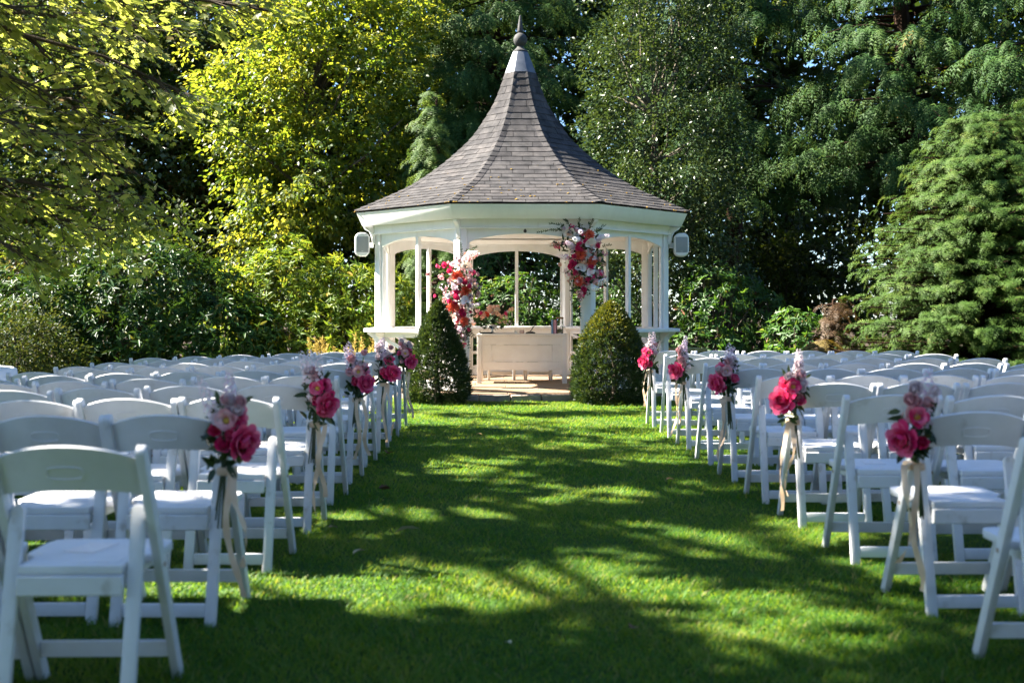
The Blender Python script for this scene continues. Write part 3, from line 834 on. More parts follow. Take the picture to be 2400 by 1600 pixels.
# lead cap and finial
zc0 = prof[-1][1] - 0.03
Rc0 = prof[-1][0] + .022
m = MB()
P0 = [gv(k, Rc0, zc0) for k in range(8)]; P1 = [gv(k, .128, 5.25) for k in range(8)]; P2 = [gv(k, .10, 5.262) for k in range(8)]
m.add(P0 + P1 + P2, [(k, (k + 1) % 8, 8 + (k + 1) % 8, 8 + k) for k in range(8)] + [(8 + k, 8 + (k + 1) % 8, 16 + (k + 1) % 8, 16 + k) for k in range(8)] + [tuple(range(16, 24))])
m.obj('lead_cap', M['lead'], gaz, bevel=0.006, seg=2)
m = MB()
m.lathe([(.118, 5.258), (.118, 5.275), (.095, 5.29), (.062, 5.325), (.050, 5.34), (.050, 5.352), (.075, 5.372), (.098, 5.40), (.108, 5.445), (.104, 5.485), (.083, 5.525), (.05, 5.55), (.032, 5.56), (.045, 5.575), (.048, 5.59),
         (.040, 5.66), (.026, 5.76), (.014, 5.83), (.004, 5.838)], 20)
m.obj('finial', M['finial'], gaz, smooth=True)

# ------------------------------------------------------------------ trees and shrubs
FACE = (0.0, -1.0, 0.1)
# sun-shadow of a point on the lawn
def shadow(C):
    t = C[:, 2] / SUN.z
    return C[:, 0] - SUN.x * t, C[:, 1] - SUN.y * t
def dapple(C):
    """gaps in the big crown: keeps clumps unless their shadow would fall where the lawn lies in the sun"""
    x, y = shadow(C)
    v = (np.sin(x * 2.3 + 0.7 * y + 1.0) * np.cos(y * 2.4 + 0.5) + 0.8 * np.sin(x * 1.5 - y * 3.7 + 2.0) + 0.7 * np.sin(x * 4.1 + y * 4.9) + .5 * np.sin(x * 6.3 - y * 7.1 + 1))
    lit = v > -0.28
    def ell(cx, cy, rx, ry): return ((x - cx) / rx) ** 2 + ((y - cy) / ry) ** 2 < 1
    lit |= ell(0.2, 4.85, .95, .48) | ell(-.65, 5.2, .65, .34) | ell(1.0, 4.35, .5, .32)
    lit |= ell(1.1, 6.2, .8, .3) | ell(-.3, 6.7, .8, .22) | ell(.4, 7.7, .9, .22) | ell(-.6, 8.8, .7, .3) | ell(.2, 10.3, 1.0, .35) | ell(.3, 12.2, 1.4, .45) | ell(0, 14, 2.2, .5)
    lit |= ell(-.55, 4.6, .65, .36) | ell(1.0, 5.5, .6, .28) | ell(1.35, 4.95, .5, .24) | ell(.95, 4.05, .45, .2) | ell(-1.0, 6.0, .4, .25)
    dark = ell(-.8, 3.75, 1.4, .42) | ell(1.3, 5.2, .3, .16) | ell(-.2, 5.75, .6, .16) | ell(.5, 3.5, .5, .3)
    gap = (x > -5.5) & (x < 2.6) & (y > 8.5) & (y < 13.0) & (np.random.default_rng(4).random(len(x)) < .90)
    spot = ell(.02, 3.78, .16, .10) | ell(1.15, 3.85, .28, .10) | ell(-.95, 4.15, .3, .12) | ell(.55, 3.95, .25, .1) | ell(1.7, 4.2, .3, .2)
    return (dark | ~lit) & ~gap & ~spot

# sycamore whose trunk stands just outside the left edge; its boughs hang into view and shade the lawn
def sycamore():
    rng = np.random.default_rng(21)
    base = np.array([-9.4, 11.3, gz(-9.4)])
    root = empty('sycamore_tree', tuple(base), 0, 'large sycamore hanging yellow-green leafy boughs over the left chairs', 'tree')
    t, pts = trunk(root, (0, 0, -.1), (.5, -.6, 8.6), .34, .12, M['bark'], rng, 12)
    tw = MB(); big = MB()
    P, D, U, LL = [], [], [], []
    def spray(p, d, ln, nl, Lf, hang=.35):
        """a twig with leaves on both sides"""
        p = np.array(p, float); d = unit(np.array(d, float))
        e = p + d * ln + np.array([0, 0, -.28 * ln])
        mid = (p + e) / 2 + np.array([0, 0, .06 * ln])
        tw.tube([tuple(p), tuple(mid), tuple(e)], [.006, .0045, .002], 3)
        s = rng.random(nl) ** .8
        q = p[None] * ((1 - s) ** 2)[:, None] + 2 * mid[None] * (s * (1 - s))[:, None] + e[None] * (s ** 2)[:, None]
        sd = unit(np.cross(d, [0, 0, 1.0])); sg = np.sign(rng.normal(size=nl))
        dd = unit(d[None] * (.5 + .5 * rng.random(nl))[:, None] + sd[None] * (sg * (.4 + .7 * rng.random(nl)))[:, None] + np.array([0, 0, -1.0])[None] * (hang * (.3 + 1.2 * rng.random(nl)))[:, None])
        P.append(q + sd[None] * (sg * .05)[:, None] + rng.normal(size=(nl, 3)) * .03); D.append(dd)
        U.append(unit(np.array([0, 0, 1.0])[None] + rng.normal(size=(nl, 3)) * .33)); LL.append(Lf * (.55 + .65 * rng.random(nl)))
    def bough(a, b, r, nspray, spread, Lf, nl, s0=.3, sag=.05):
        path = bent(a, b, rng, 8, sag)
        big.tube(path, list(np.linspace(r, r * .15, 8)), 7)
        path = np.array(path); dr = unit(path[-1] - path[0])
        for _ in range(nspray):
            s = s0 + (1 - s0) * rng.random(); j = min(6, int(s * 7)); f = s * 7 - j
            p = path[j] * (1 - f) + path[j + 1] * f
            sd = unit(np.cross(dr, [0, 0, 1.0])) * rng.normal() * 1.0
            d = dr * (.5 + .6 * rng.random()) + sd + np.array([0, 0, rng.normal() * .3 - .1])
            ln = spread * (.5 + .8 * rng.random())
            # a side branch with sprays
            e = p + unit(d) * ln
            tw.tube(bent(p, e, rng, 4, .08), [.014, .01, .007, .004], 4)
            for q in range(3):
                w = rng.random() * .8 + .2
                spray(p + (e - p) * w, d + rng.normal(size=3) * .45 * np.array([1, 1, .5]), .28 + .25 * rng.random(), nl, Lf)
    def loc(x, y, z): return np.array([x, y, z]) - base
    # boughs that show in the picture, upper limb first
    vis = [((-8.9, 11.0, 5.2), (-2.25, 10.6, 4.00), .085, 15, .55, .125), ((-8.7, 11.2, 5.4), (-3.2, 11.4, 3.35), .06, 15, .6, .125),
           ((-8.9, 11.4, 4.6), (-4.2, 11.2, 3.1), .05, 15, .6, .12), ((-9.0, 11.2, 3.9), (-3.7, 11.6, 2.35), .055, 20, .6, .12),
           ((-9.0, 11.0, 3.7), (-4.1, 11.3, 2.15), .05, 18, .55, .12), ((-9.1, 11.2, 3.3), (-4.3, 12.0, 2.05), .05, 16, .55, .12),
           ((-9.1, 10.9, 3.0), (-4.75, 10.8, 1.75), .045, 16, .5, .12), ((-9.0, 11.0, 4.4), (-4.4, 10.4, 3.9), .05, 16, .6, .125), ((-9.0, 11.5, 4.2), (-4.6, 12.0, 2.9), .045, 14, .55, .12), ((-8.9, 11.0, 3.6), (-3.9, 10.6, 2.75), .045, 16, .6, .125), ((-8.9, 11.6, 4.8), (-3.6, 12.2, 4.2), .045, 16, .6, .12)]
    for a, b, r, n, sp, Lf in vis: bough(loc(*a), loc(*b), r, int(n * 1.7), sp, Lf, 8, .36)
    # crown overhead: boughs that shade the lawn and the chairs
    n = 0
    while n < 46:
        tgt = np.array([rng.uniform(-13, -2.8), rng.uniform(1.0, 14), rng.uniform(4.9, 11.5)])
        lim = CAMZ + (HOR + 10) * tgt[1] / FPX + .55
        if tgt[2] < max(4.2, lim) or abs(tgt[0]) < .2: continue
        hgt = min(6, max(2, int(tgt[2] / 8.6 * 5)))
        path = np.array(bent(pts[hgt], tgt - base, rng, 7, .06)); big.tube(path, list(np.linspace(.075, .012, 7)), 6); n += 1
    Cc = []
    while len(Cc) < 14500:
        c = np.array([rng.uniform(-14.5, -2.0), rng.uniform(-1.0, 15.4), rng.uniform(4.0, 13)])
        e = ((c[0] + 8.5) / 6.0) ** 2 + ((c[1] - 7.2) / 8.0) ** 2 + ((c[2] - 8.0) / 4.8) ** 2
        if e > 1: continue
        if c[2] < CAMZ + (HOR + 10) * c[1] / FPX + .45 and c[0] > -.47 * c[1] - .5: continue      # keep above the view
        Cc.append(c)
    Cc = np.array(Cc)
    Cc = Cc[dapple(Cc)][:8200]
    nl = 5
    ci = np.repeat(np.arange(len(Cc)), nl)
    k = len(ci)
    P.append(Cc[ci] - base + rng.normal(size=(k, 3)) * np.array([.16, .16, .09])); D.append(unit(rng.normal(size=(k, 3)) * np.array([1, 1, .4]) + np.array([0, 0, -.2])))
    U.append(unit(np.array([0, 0, 1.0]) + rng.normal(size=(k, 3)) * .35)); LL.append(.19 * (.7 + .6 * rng.random(k))); n_over = k
    big.obj('boughs', M['bark'], root, smooth=True); tw.obj('twigs', M['bark'], root)
    Pc, Dc, Uc, Lc = map(np.concatenate, (P, D, U, LL))
    tint = np.clip(.5 + .22 * rng.normal(size=len(Pc)), 0, 1)
    # the leaves hanging nearest to the eye are single pieces, the rest is one mass
    w = Pc + base
    inv = (np.abs(w[:, 0]) < .452 * w[:, 1]) & (w[:, 2] < CAMZ + HOR * w[:, 1] / FPX) & (w[:, 2] > 0)
    idx = np.where(inv)[0]
    idx = idx[np.argsort(w[idx, 1] - 12 * Lc[idx])][:300]
    near = np.zeros(len(Pc), bool); near[idx] = True
    over = np.arange(len(Pc)) >= len(Pc) - n_over
    for nm, q, T_ in (('hanging_leaves', ~near & ~over, T_MAPLE), ('crown', ~near & over, T_BROAD)):
        leaves(nm, Pc[q], Dc[q], Uc[q], Lc[q], Lc[q] * .98, T_, M['sycamore'], root, rng, tint[q])
    mes = [mesh('leaf', T_MAPLE[0], T_MAPLE[1].tolist(), M['sycamore'], tint=float(q)) for q in (.12, .3, .45, .55, .7, .9)]
    for i in idx:
        d = Vector(Dc[i]).normalized(); s = d.cross(Vector(Uc[i])).normalized(); u = s.cross(d)
        o = obj('leaf', mes[int(min(5, tint[i] * 6))], root)
        L = Lc[i]
        o.matrix_local = Matrix(((d.x * L, s.x * L, u.x * L, Pc[i][0]), (d.y * L, s.y * L, u.y * L, Pc[i][1]), (d.z * L, s.z * L, u.z * L, Pc[i][2]), (0, 0, 0, 1)))
sycamore()

# left background
GT = 'tall trees closing off the garden'
broadleaf('beech_tree', 'bright yellow-green beech tree left of the gazebo roof', 'tree', (-4.2, 26.2, 0), (-4.3, 25.9, 5.2), (2.95, 2.0, 5.2), 1150, 46, .42, .115, .62, T_DIAMOND, M['beech'], 31,
          .2, .35, .22, droop=.5, face=FACE, n_br=40, group=GT)
broadleaf('ivy_tree', 'dark ivy-clad woodland tree behind the sycamore boughs, far left', 'tree', (-10.8, 28.6, 0), (-10.6, 28.4, 5.4), (3.1, 2.2, 5.2), 640, 48, .55, .155, .64, T_DIAMOND, M['darkleaf'], 33,
          .26, .4, .6, face=FACE, n_br=30, group=GT)
broadleaf('woodland_tree', 'dark woodland tree with forked trunk between sycamore and beech', 'tree', (-7.4, 30.2, 0), (-7.3, 30.0, 5.6), (2.7, 2.2, 5.8), 600, 48, .52, .155, .64, T_DIAMOND, M['darkleaf'], 35,
          .24, .4, .6, face=FACE, n_br=30, group=GT)
broadleaf('copper_tree', 'far tree with reddish leaves showing above the left boughs', 'tree', (-14.2, 30.5, 0), (-14.0, 30.2, 6.0), (3.2, 2.4, 5.6), 480, 42, .6, .175, .64, T_DIAMOND, M['darkleaf'], 37,
          .26, .4, .6, face=FACE, n_br=20, group=GT)
# right and behind: cedars with hanging fronds
cone = lambda R, p=.8: (lambda t: R * (1.02 - t) ** p)
conifer('cedar_tree', 'dark drooping cedar rising straight behind the gazebo roof', (-0.3, 27.6, 0), 13.5, 1.0, cone(3.5, .42), 250, 12, .31, T_FROND_H, M['cedar'], 41, .17, .75, group=GT, zpow=1.1, plumes=11, plume_L=.72, lift=.2, arch=.75)
conifer('cedar_tree', 'dark cedar with bare brown trunk right of the holly', (5.0, 26.2, 0), 13.5, 3.9, cone(3.2, .45), 165, 11, .32, T_FROND_H, M['cedar'], 43, .24, .8, group=GT, zpow=1.1, plumes=11, plume_L=.72, lift=.2, arch=.8)
conifer('cedar_tree', 'broad drooping cedar above the dark hollow on the right', (8.5, 24.0, 0), 13.5, 4.2, cone(3.0, .45), 165, 11, .31, T_FROND_H, M['cedar'], 45, .28, .8, group=GT, zpow=1.1, plumes=11, plume_L=.72, lift=.2, arch=.75)
conifer('cedar_tree', 'cedar with pale sprays in the upper right corner', (11.2, 21.9, 0), 12.5, 1.8, cone(3.1, .45), 155, 11, .29, T_FROND_H, M['cedar'], 47, .26, .7, group=GT, zpow=1.1, plumes=11, plume_L=.66, lift=.25, arch=.7)
conifer('cypress_tree', 'slim young cypress standing left of the gazebo roof', (-1.45, 21.7, 0), 5.5, 0.5, cone(1.15, .8), 80, 14, .17, T_FROND_S, M['cypress'], 49, .07, .5, group=GT, plumes=6, plume_L=.42, lift=.35, arch=.75)
conifer('cypress_tree', 'broad pale green cypress filling the right edge above the chairs', (7.75, 18.6, 0), 4.4, 0.02, cone(2.75, .50), 760, 7, .125, T_FROND_S, M['cypress'], 51, .10, .22, group=GT, limb_rise=.22, limb_droop=.12, plumes=9, plume_L=.24, lift=1.2, arch=.95, rough=.16, zpow=.85)
conifer('cypress_tree', 'dark green cypress behind the pale one at the right edge', (10.2, 19.8, 0), 6.4, 0.05, cone(2.5, .55), 230, 8, .14, T_FROND_S, M['cypress'], 53, .10, .35, group=GT, limb_rise=.22, limb_droop=.15, plumes=11, plume_L=.34, lift=1.0, arch=.75, rough=.36)
broadleaf('holly_tree', 'glossy silver-flecked holly right of the gazebo roof', 'tree', (3.05, 22.4, 0), (3.0, 22.2, 4.4), (1.55, 1.5, 4.6), 800, 66, .34, .074, .62, T_DIAMOND, M['holly'], 55,
          .13, .55, .8, face=FACE, n_br=60, twigs='twig_pale', group=GT)
# far wood seen through the gaps
for i, (x, y, rx, rz, lab) in enumerate([(-15.5, 33, 4.2, 6.2, 'far woodland tree at the left edge behind everything'), (-3.0, 32, 3.8, 6.0, 'far woodland tree behind the beech'), (2.6, 33, 3.8, 5.8, 'far woodland tree behind the gazebo and cedar'),
                                         (8.2, 33.5, 4.0, 5.6, 'far woodland tree seen dark through the right hollow'), (14.0, 32, 4.2, 6.2, 'far woodland tree behind the right cypresses'), (-9.0, 34, 4.0, 6.0, 'far woodland tree behind the ivy-clad tree')]):
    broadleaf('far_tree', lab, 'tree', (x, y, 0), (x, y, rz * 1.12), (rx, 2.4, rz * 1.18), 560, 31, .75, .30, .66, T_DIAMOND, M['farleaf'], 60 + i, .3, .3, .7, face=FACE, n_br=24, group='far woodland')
# understorey behind the hollow
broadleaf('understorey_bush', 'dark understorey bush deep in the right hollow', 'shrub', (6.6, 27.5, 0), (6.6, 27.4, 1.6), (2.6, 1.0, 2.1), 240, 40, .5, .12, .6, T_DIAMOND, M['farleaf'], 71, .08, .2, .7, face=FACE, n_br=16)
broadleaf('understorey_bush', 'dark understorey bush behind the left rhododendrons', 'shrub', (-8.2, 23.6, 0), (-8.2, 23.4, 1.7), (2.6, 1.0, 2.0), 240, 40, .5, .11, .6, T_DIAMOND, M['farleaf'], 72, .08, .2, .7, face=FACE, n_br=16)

# unseen trees, added to keep open sky light off the chair backs
for i, (x, y, rx, rz, lab) in enumerate([(-8.5, -8, 4.6, 5.6, 'unseen tree added behind the left rear chairs to block sky light'), (-.5, -11, 4.8, 5.8, 'unseen tree added behind the end of the aisle to block sky light'), (8.0, -8.5, 4.6, 5.4, 'unseen tree added behind the right rear chairs to block sky light'), (13.5, .5, 4.0, 5.2, 'unseen tree added right of the chairs to block sky light'), (14.5, 9.5, 4.0, 5.0, 'unseen tree added right of the front chairs to block sky light')]):
    broadleaf('sky_screen_tree', lab, 'tree', (x, y, 0), (x, y, rz * .95), (rx, 3.2, rz), 420, 16, .9, .46, .7, T_DIAMOND, M['darkleaf'], 160 + i, .3, .3, .7, n_br=14, group='unseen trees added to block sky light')

# shrubs
whorl_bush('rhododendron_bush', 'large dark green rhododendron mound behind the left chairs', (-6.4, 19.9, 0),
           [((0.1, 0, .9), (1.75, 1.2, 1.52)), ((-1.5, -.1, .7), (1.3, 1.0, 1.2)), ((1.25, -.35, .5), (1.2, .9, 1.05))], 2700, .15, .30, M['rhodo'], 81)
whorl_bush('rhododendron_bush', 'rhododendron bush with sunlight put into its yellow-green colour, beside the left of the gazebo', (-3.6, 20.6, 0),
           [((-.45, 0, 1.0), (1.15, .9, 1.5)), ((.7, -.1, .9), (1.1, .9, 1.25)), ((.1, -.5, .5), (1.3, .8, .9))], 2300, .13, .33, M['rhodo_lit'], 83)
whorl_bush('rhododendron_bush', 'dark evergreen bush at the far left edge behind the olive shrub', (-9.2, 20.2, 0), [((0, 0, .6), (1.5, 1.0, 1.35))], 700, .14, .30, M['rhodo'], 84)
broadleaf('olive_shrub', 'loose olive-green shrub at the left edge', 'shrub', (-7.0, 15.9, gz(-7)), (-7.0, 15.9, .62), (.85, .6, .85), 190, 34, .22, .06, .42, T_DIAMOND, M['olive'], 85, .03, .3, .8, face=FACE, n_br=24)
# hedge of laurels seen through the gazebo
for i, (x, y, rx, rz, lab) in enumerate([(-1.9, 22.6, 1.2, 1.55, 'bright green laurel behind the left side of the gazebo'), (.1, 23.0, 1.2, 1.65, 'bright green laurel seen through the gazebo above the desk'), (2.0, 22.9, 1.1, 1.45, 'bright green laurel seen through the right side of the gazebo')]):
    whorl_bush('laurel_bush', lab, (x, y, 0), [((0, 0, .75), (rx, .8, rz * .75)), ((.4, -.3, .5), (rx * .8, .7, rz * .5))], 1150, .105, .38, M['laurel'], 90 + i, 6)
whorl_bush('laurel_bush', 'taller red-tipped shrub behind the gazebo centre', (.2, 24.2, 0), [((0, 0, 1.8), (2.3, .7, 1.5))], 900, .14, .3, M['laurel'], 94, 6)
for i, (x, y, rx, rz, lab) in enumerate([(3.75, 20.8, .75, 1.15, 'glossy laurel shrub just right of the gazebo'), (5.0, 19.6, .6, .70, 'low laurel shrub beside the brown cypress'), (4.4, 21.6, .9, 1.0, 'shaded laurel shrub at the mouth of the right hollow')]):
    whorl_bush('laurel_bush', lab, (x, y, 0), [((0, 0, rz * .85), (rx, .6, rz)), ((-.2, -.2, rz * .4), (rx, .6, rz * .5))], 330, .14, .36, M['laurel'], 96 + i, 6)
conifer('cypress_shrub', 'brown withered cypress shrub left of the pale cypress', (5.45, 19.2, 0), 1.45, .25, cone(.62, .55), 30, 9, .13, T_FROND_S, M['cypress_brown'], 101, .03, .4, plumes=4, plume_L=.34, lift=.5, arch=.9, rough=.6)['category'] = 'shrub'
conifer('cypress_shrub', 'low golden cypress shrub at the foot of the brown one', (4.95, 17.9, 0), .76, .05, cone(.60, .4), 46, 10, .11, T_FROND_S, M['cypress_gold'], 103, .025, .35, plumes=4, plume_L=.30, lift=.5, arch=.9, rough=.6)['category'] = 'shrub'

# clipped yews either side of the entrance
def topiary(name, label, x, y, h, r, pw, mat, seed, n=6500, top_mat=None):
    rng = np.random.default_rng(seed)
    root = empty(name, (x, y, 0), 0, label, 'topiary', 'clipped yews at the gazebo entrance')
    trunk(root, (0, 0, -.05), (0, 0, h * .8), .04, .015, M['bark'], rng, 7)
    t = rng.random(n) ** 1.25                       # height fraction, more below where it is wider
    a = rng.random(n) * 6.283
    rr = r * np.clip(np.minimum(1.0, .80 + 2.2 * t) * (1 - t ** pw[0]) ** pw[1], .0, 1)
    rr = rr * (1 + .05 * np.sin(a * 5 + t * 9 + seed) + .04 * np.sin(a * 11 + t * 23))
    dep = 1 - .30 * rng.random(n) ** 1.8
    C = np.stack([np.cos(a) * rr * dep, np.sin(a) * rr * dep, .03 + t * h], 1)
    N = unit(np.stack([np.cos(a), np.sin(a), .25 + t * 1.1], 1))
    per = 5
    ci = np.repeat(np.arange(n), per); k = n * per
    P = C[ci] + rng.normal(size=(k, 3)) * .012
    D = unit(N[ci] + rng.normal(size=(k, 3)) * .55)
    U = unit(rng.normal(size=(k, 3)) + np.array([0, 0, .6]))
    L = .044 * (.6 + .8 * rng.random(k))
    tint = np.clip(.45 + .2 * rng.normal(size=n)[ci] + .15 * rng.normal(size=k), 0, 1)
    tip = (t + .10 * rng.normal(size=n) - .12 * np.cos(a - 4.3) > .60)[ci] if top_mat else np.zeros(k, bool)      # sunlight on the top, put into the needle colour
    leaves('foliage', P[~tip], D[~tip], U[~tip], L[~tip], L[~tip] * .28, T_DIAMOND, mat, root, rng, tint[~tip])
    if top_mat: leaves('sunlit_top', P[tip], D[tip], U[tip], L[tip], L[tip] * .28, T_DIAMOND, top_mat, root, rng, tint[tip])
topiary('clipped_yew', 'dark conical clipped yew left of the gazebo entrance', -.97, 14.85, 1.28, .425, (1.75, .85), M['yew'], 111)
topiary('clipped_yew', 'wider clipped yew with sunlight coloured gold onto its top, right of the gazebo entrance', 1.29, 14.85, 1.27, .505, (2.5, .78), M['yew'], 113, 8000, M['yew_sunlit'])

# feathery plumes at the left foot of the gazebo
def plumes():
    rng = np.random.default_rng(121)
    root = empty('astilbe_clump', (-2.72, 17.3, 0), 0, 'clump of feathery yellow plumes left of the gazebo base', 'plant')
    st = MB(); P, D, U = [], [], []
    for i in range(22):
        b = np.array([rng.normal() * .30, rng.normal() * .14, 0]); hgt = rng.uniform(.55, .86); ln = rng.normal(size=2) * .12
        e = b + np.array([ln[0], ln[1], hgt])
        st.tube([tuple(b), tuple((b + e) / 2), tuple(e)], [.005, .004, .002], 4)
        for s in np.linspace(.45, 1, 26):
            q = b + (e - b) * s; w = .075 * (1.05 - s)
            for j in range(3):
                P.append(q); D.append([rng.normal(), rng.normal(), .9]); U.append(rng.normal(size=3))
    st.obj('stems', M['plume'], root)
    P, D, U = map(np.array, (P, D, U)); n = len(P)
    leaves('plume', P, D, U, .055 * (.5 + rng.random(n)), .012, T_DIAMOND, M['plume'], root, rng)
plumes()

# mossy stone block by the right foot of the gazebo
rng = np.random.default_rng(131)
m = MB(); m.box(-.22, .22, -.18, .18, 0, .60); m.box(-.27, .27, -.23, .23, .603, .66)
tag(m.obj('stone_pedestal', M['stone'], None, loc=(2.62, 17.1, 0), rot=(0, 0, .2), bevel=.02, seg=2), 'low mossy yellow stone pedestal at the right foot of the gazebo', 'pedestal')

# ------------------------------------------------------------------ chairs
def strap(pts2, ax, t0, t1, name, mat, bevel):
    m = MB(); m.prism(pts2, ax, t0, t1); return m.mesh(name, mat, bevel=bevel, seg=2)
def capsule_profile(a, b, w, n=7, flat_bottom=True):
    """strip from a to b of width w with a rounded far end; near end cut level"""
    a, b = Vector(a), Vector(b); d = (b - a).normalized(); q = Vector((-d.y, d.x)) * (w / 2)
    pts = []
    for s in (-1, 1):
        p = a + q * s
        if flat_bottom: p = p + d * ((a.y - p.y) / d.y)
        pts.append(p)
    out = [pts[0]] + [b - d * (w / 2) + (-q) * math.cos(t) + d * (w / 2) * math.sin(t) for t in np.linspace(0, math.pi, n)] + [pts[1]]
    return [(p.x, p.y) for p in out]
CH = {}
FT, RT, TOPY, TOPZ = .205, -.205, -.185, .79     # front foot, rear foot, head of the back
post_prof = capsule_profile((FT, 0), (TOPY, TOPZ), .046)
CH['post'] = strap(post_prof, 'x', -.0135, .0135, 'back_post', M['chair'], .004)
ld = (Vector((-.075, .605)) - Vector((RT, 0))); ll = ld.length
leg2 = [(-.021, 0), (-.021, ll - .021)] + [(-.021 * math.cos(t), ll - .021 + .021 * math.sin(t)) for t in np.linspace(0.3, math.pi - .3, 6)] + [(.021, ll - .021), (.021, 0)]
m = MB()
th = .0125
dirv = Vector((0, ld.x, ld.y)).normalized(); nv = Vector((0, -dirv.z, dirv.y))
vs = []
for t in (-th, th):
    for (x, s) in leg2:
        p = Vector((x, RT, 0)) + dirv * s + nv * t
        if s == 0: p = p - dirv * (p.z / dirv.z)
        vs.append(p)
n = len(leg2)
m.add(vs, [tuple(range(n)), tuple(range(2 * n - 1, n - 1, -1))] + [(i, n + i, n + (i + 1) % n, (i + 1) % n) for i in range(n)])
CH['leg'] = m.mesh('rear_leg', M['chair_scuffed'], bevel=.004, seg=2)
def seat_outline(f):
    return [(-.150 * f, -.150), (.150 * f, -.150), (.152 * f, -.03), (.196 * f, .03), (.198 * f, .20), (.185 * f, .235), (.150 * f, .25), (-.150 * f, .25), (-.185 * f, .235), (-.198 * f, .20), (-.196 * f, .03), (-.152 * f, -.03)]
m = MB(); m.prism(seat_outline(1), 'z', .412, .440)
CH['seat'] = m.mesh('seat', M['chair'], bevel=.006, seg=2)
m = MB(); m.prism([(x * .86, .05 + (y - .05) * .84) for x, y in seat_outline(1)], 'z', .436, .4428)
CH['pad'] = m.mesh('seat_panel', M['chair'], bevel=.002, seg=1)
m = MB(); m.box(-.154, .154, -.158, -.136, .352, .411); m.box(-.150, -.130, -.135, .20, .372, .411); m.box(.130, .150, -.135, .20, .372, .411)
CH['apron'] = m.mesh('seat_apron', M['chair_scuffed'], bevel=.004, seg=1)
def post_y(z): return FT + (TOPY - FT) * z / TOPZ
# back board: bowed backwards, arched top
N = 18
V, F = [], []
for i in range(N + 1):
    x = -.2015 + .403 * i / N; q = 1 - (x / .2015) ** 2
    zt, zb = .752 + .040 * q ** .9, .642 + .018 * q
    for z, t in ((zt, -.009), (zt + .004, 0.0), (zt, .009), (zb, .009), (zb, -.009)):
        V.append((x, post_y(z) - .034 * q + t, z))
for i in range(N):
    for j in range(5):
        a, b = i * 5 + j, i * 5 + (j + 1) % 5
        F.append((a, b, b + 5, a + 5))
F += [(4, 3, 2, 1, 0), tuple(N * 5 + j for j in range(5))]
me = mesh('backrest', V, F, M['chair'], True); bm = bmesh.new(); bm.from_mesh(me); bmesh.ops.recalc_face_normals(bm, faces=bm.faces); bm.to_mesh(me); bm.free()
me.set_sharp_from_angle(angle=R_(40)); CH['back'] = me
m = MB(); pts = []
for t in np.linspace(0, 2 * math.pi, 33):
    c, s = math.cos(t), math.sin(t); x = .036 * (1 if c > 0 else -1) * min(1, abs(c) * 1.6) + .016 * c; z = .712 + .019 * s
    pts.append((x, post_y(z) - .034 * (1 - (x / .2015) ** 2) - .0105, z))
m.tube(pts, .0020, 6, cap=False)
CH['handle'] = m.mesh('handle_recess', M['chair'], smooth=True)
yb = post_y(.115)
m = MB(); m.box(-.2, .2, yb - .012, yb + .012, .088, .138); CH['frung'] = m.mesh('front_stretcher', M['chair'], bevel=.005)
ry = RT + (-.075 - RT) * .06 / .605
m = MB(); m.box(-.157, .157, ry - .010, ry + .010, .036, .086); CH['rrung'] = m.mesh('rear_stretcher', M['chair'], bevel=.005)
m = MB(); m.tube([(-.0035, 0, 0), (.0035, 0, 0)], .008, 8); CH['rivet'] = m.mesh('rivet', M['rivet'])

def chair(x, y, z, rz, label, group, rivets=False):
    r = empty('folding_chair', (x, y, z), rz, label, 'chair', group)
    for s in (-1, 1):
        p = obj('back_post', CH['post'], r, (s * .2155, 0, 0))
        if rivets: obj('rivet', CH['rivet'], p, (s * .0125, post_y(.41), .41))
        obj('rear_leg', CH['leg'], r, (s * .1785, 0, 0))
    b = obj('backrest', CH['back'], r); obj('handle_recess', CH['handle'], b)
    st = obj('seat', CH['seat'], r); obj('seat_panel', CH['pad'], st); obj('seat_apron', CH['apron'], st)
    obj('front_stretcher', CH['frung'], r); obj('rear_stretcher', CH['rrung'], r)
    return r
ORD = ['front', 'second', 'third', 'fourth', 'fifth', 'sixth', 'seventh', 'eighth', 'ninth', 'rearmost']
SEAT = ['on the aisle', 'second from aisle', 'third from aisle', 'fourth from aisle', 'fifth from aisle', 'outermost seat']
dL = [11.82, 10.79, 9.89, 9.05, 8.18, 7.33, 6.44, 5.53, 4.64, 3.64]
xL = [-1.105, -1.09, -1.088, -1.09, -1.082, -1.075, -1.062, -1.07, -1.088, -1.07]
dR = [12.10, 11.10, 10.15, 9.13, 8.27, 7.36, 6.58, 5.68, 4.77, 3.84]
xR = [1.441, 1.46, 1.484, 1.492, 1.512, 1.522, 1.553, 1.569, 1.575, 1.576]
rc = random.Random(17)
aisle = {}
for side, dd, xx in (('left', dL, xL), ('right', dR, xR)):
    sg = -1 if side == 'left' else 1
    for i in range(10):
        for j in range(6):
            cx = xx[i] + sg * (.2155 + .466 * j) + (rc.uniform(-.008, .008) if j else 0)
            cyy = dd[i] - FT + (rc.uniform(-.045, .045) if j else 0)
            lab = f'white folding chair in {ORD[i]} row {side} of aisle, {SEAT[j]}'
            c = chair(cx, cyy, gz(cx) - .004, R_(rc.uniform(-3.4, 3.4) if j else rc.uniform(-1.8, 1.8)), lab, 'white folding chairs in rows facing the gazebo', rivets=(i >= 6))
            if j == 0: aisle[(side, i)] = c

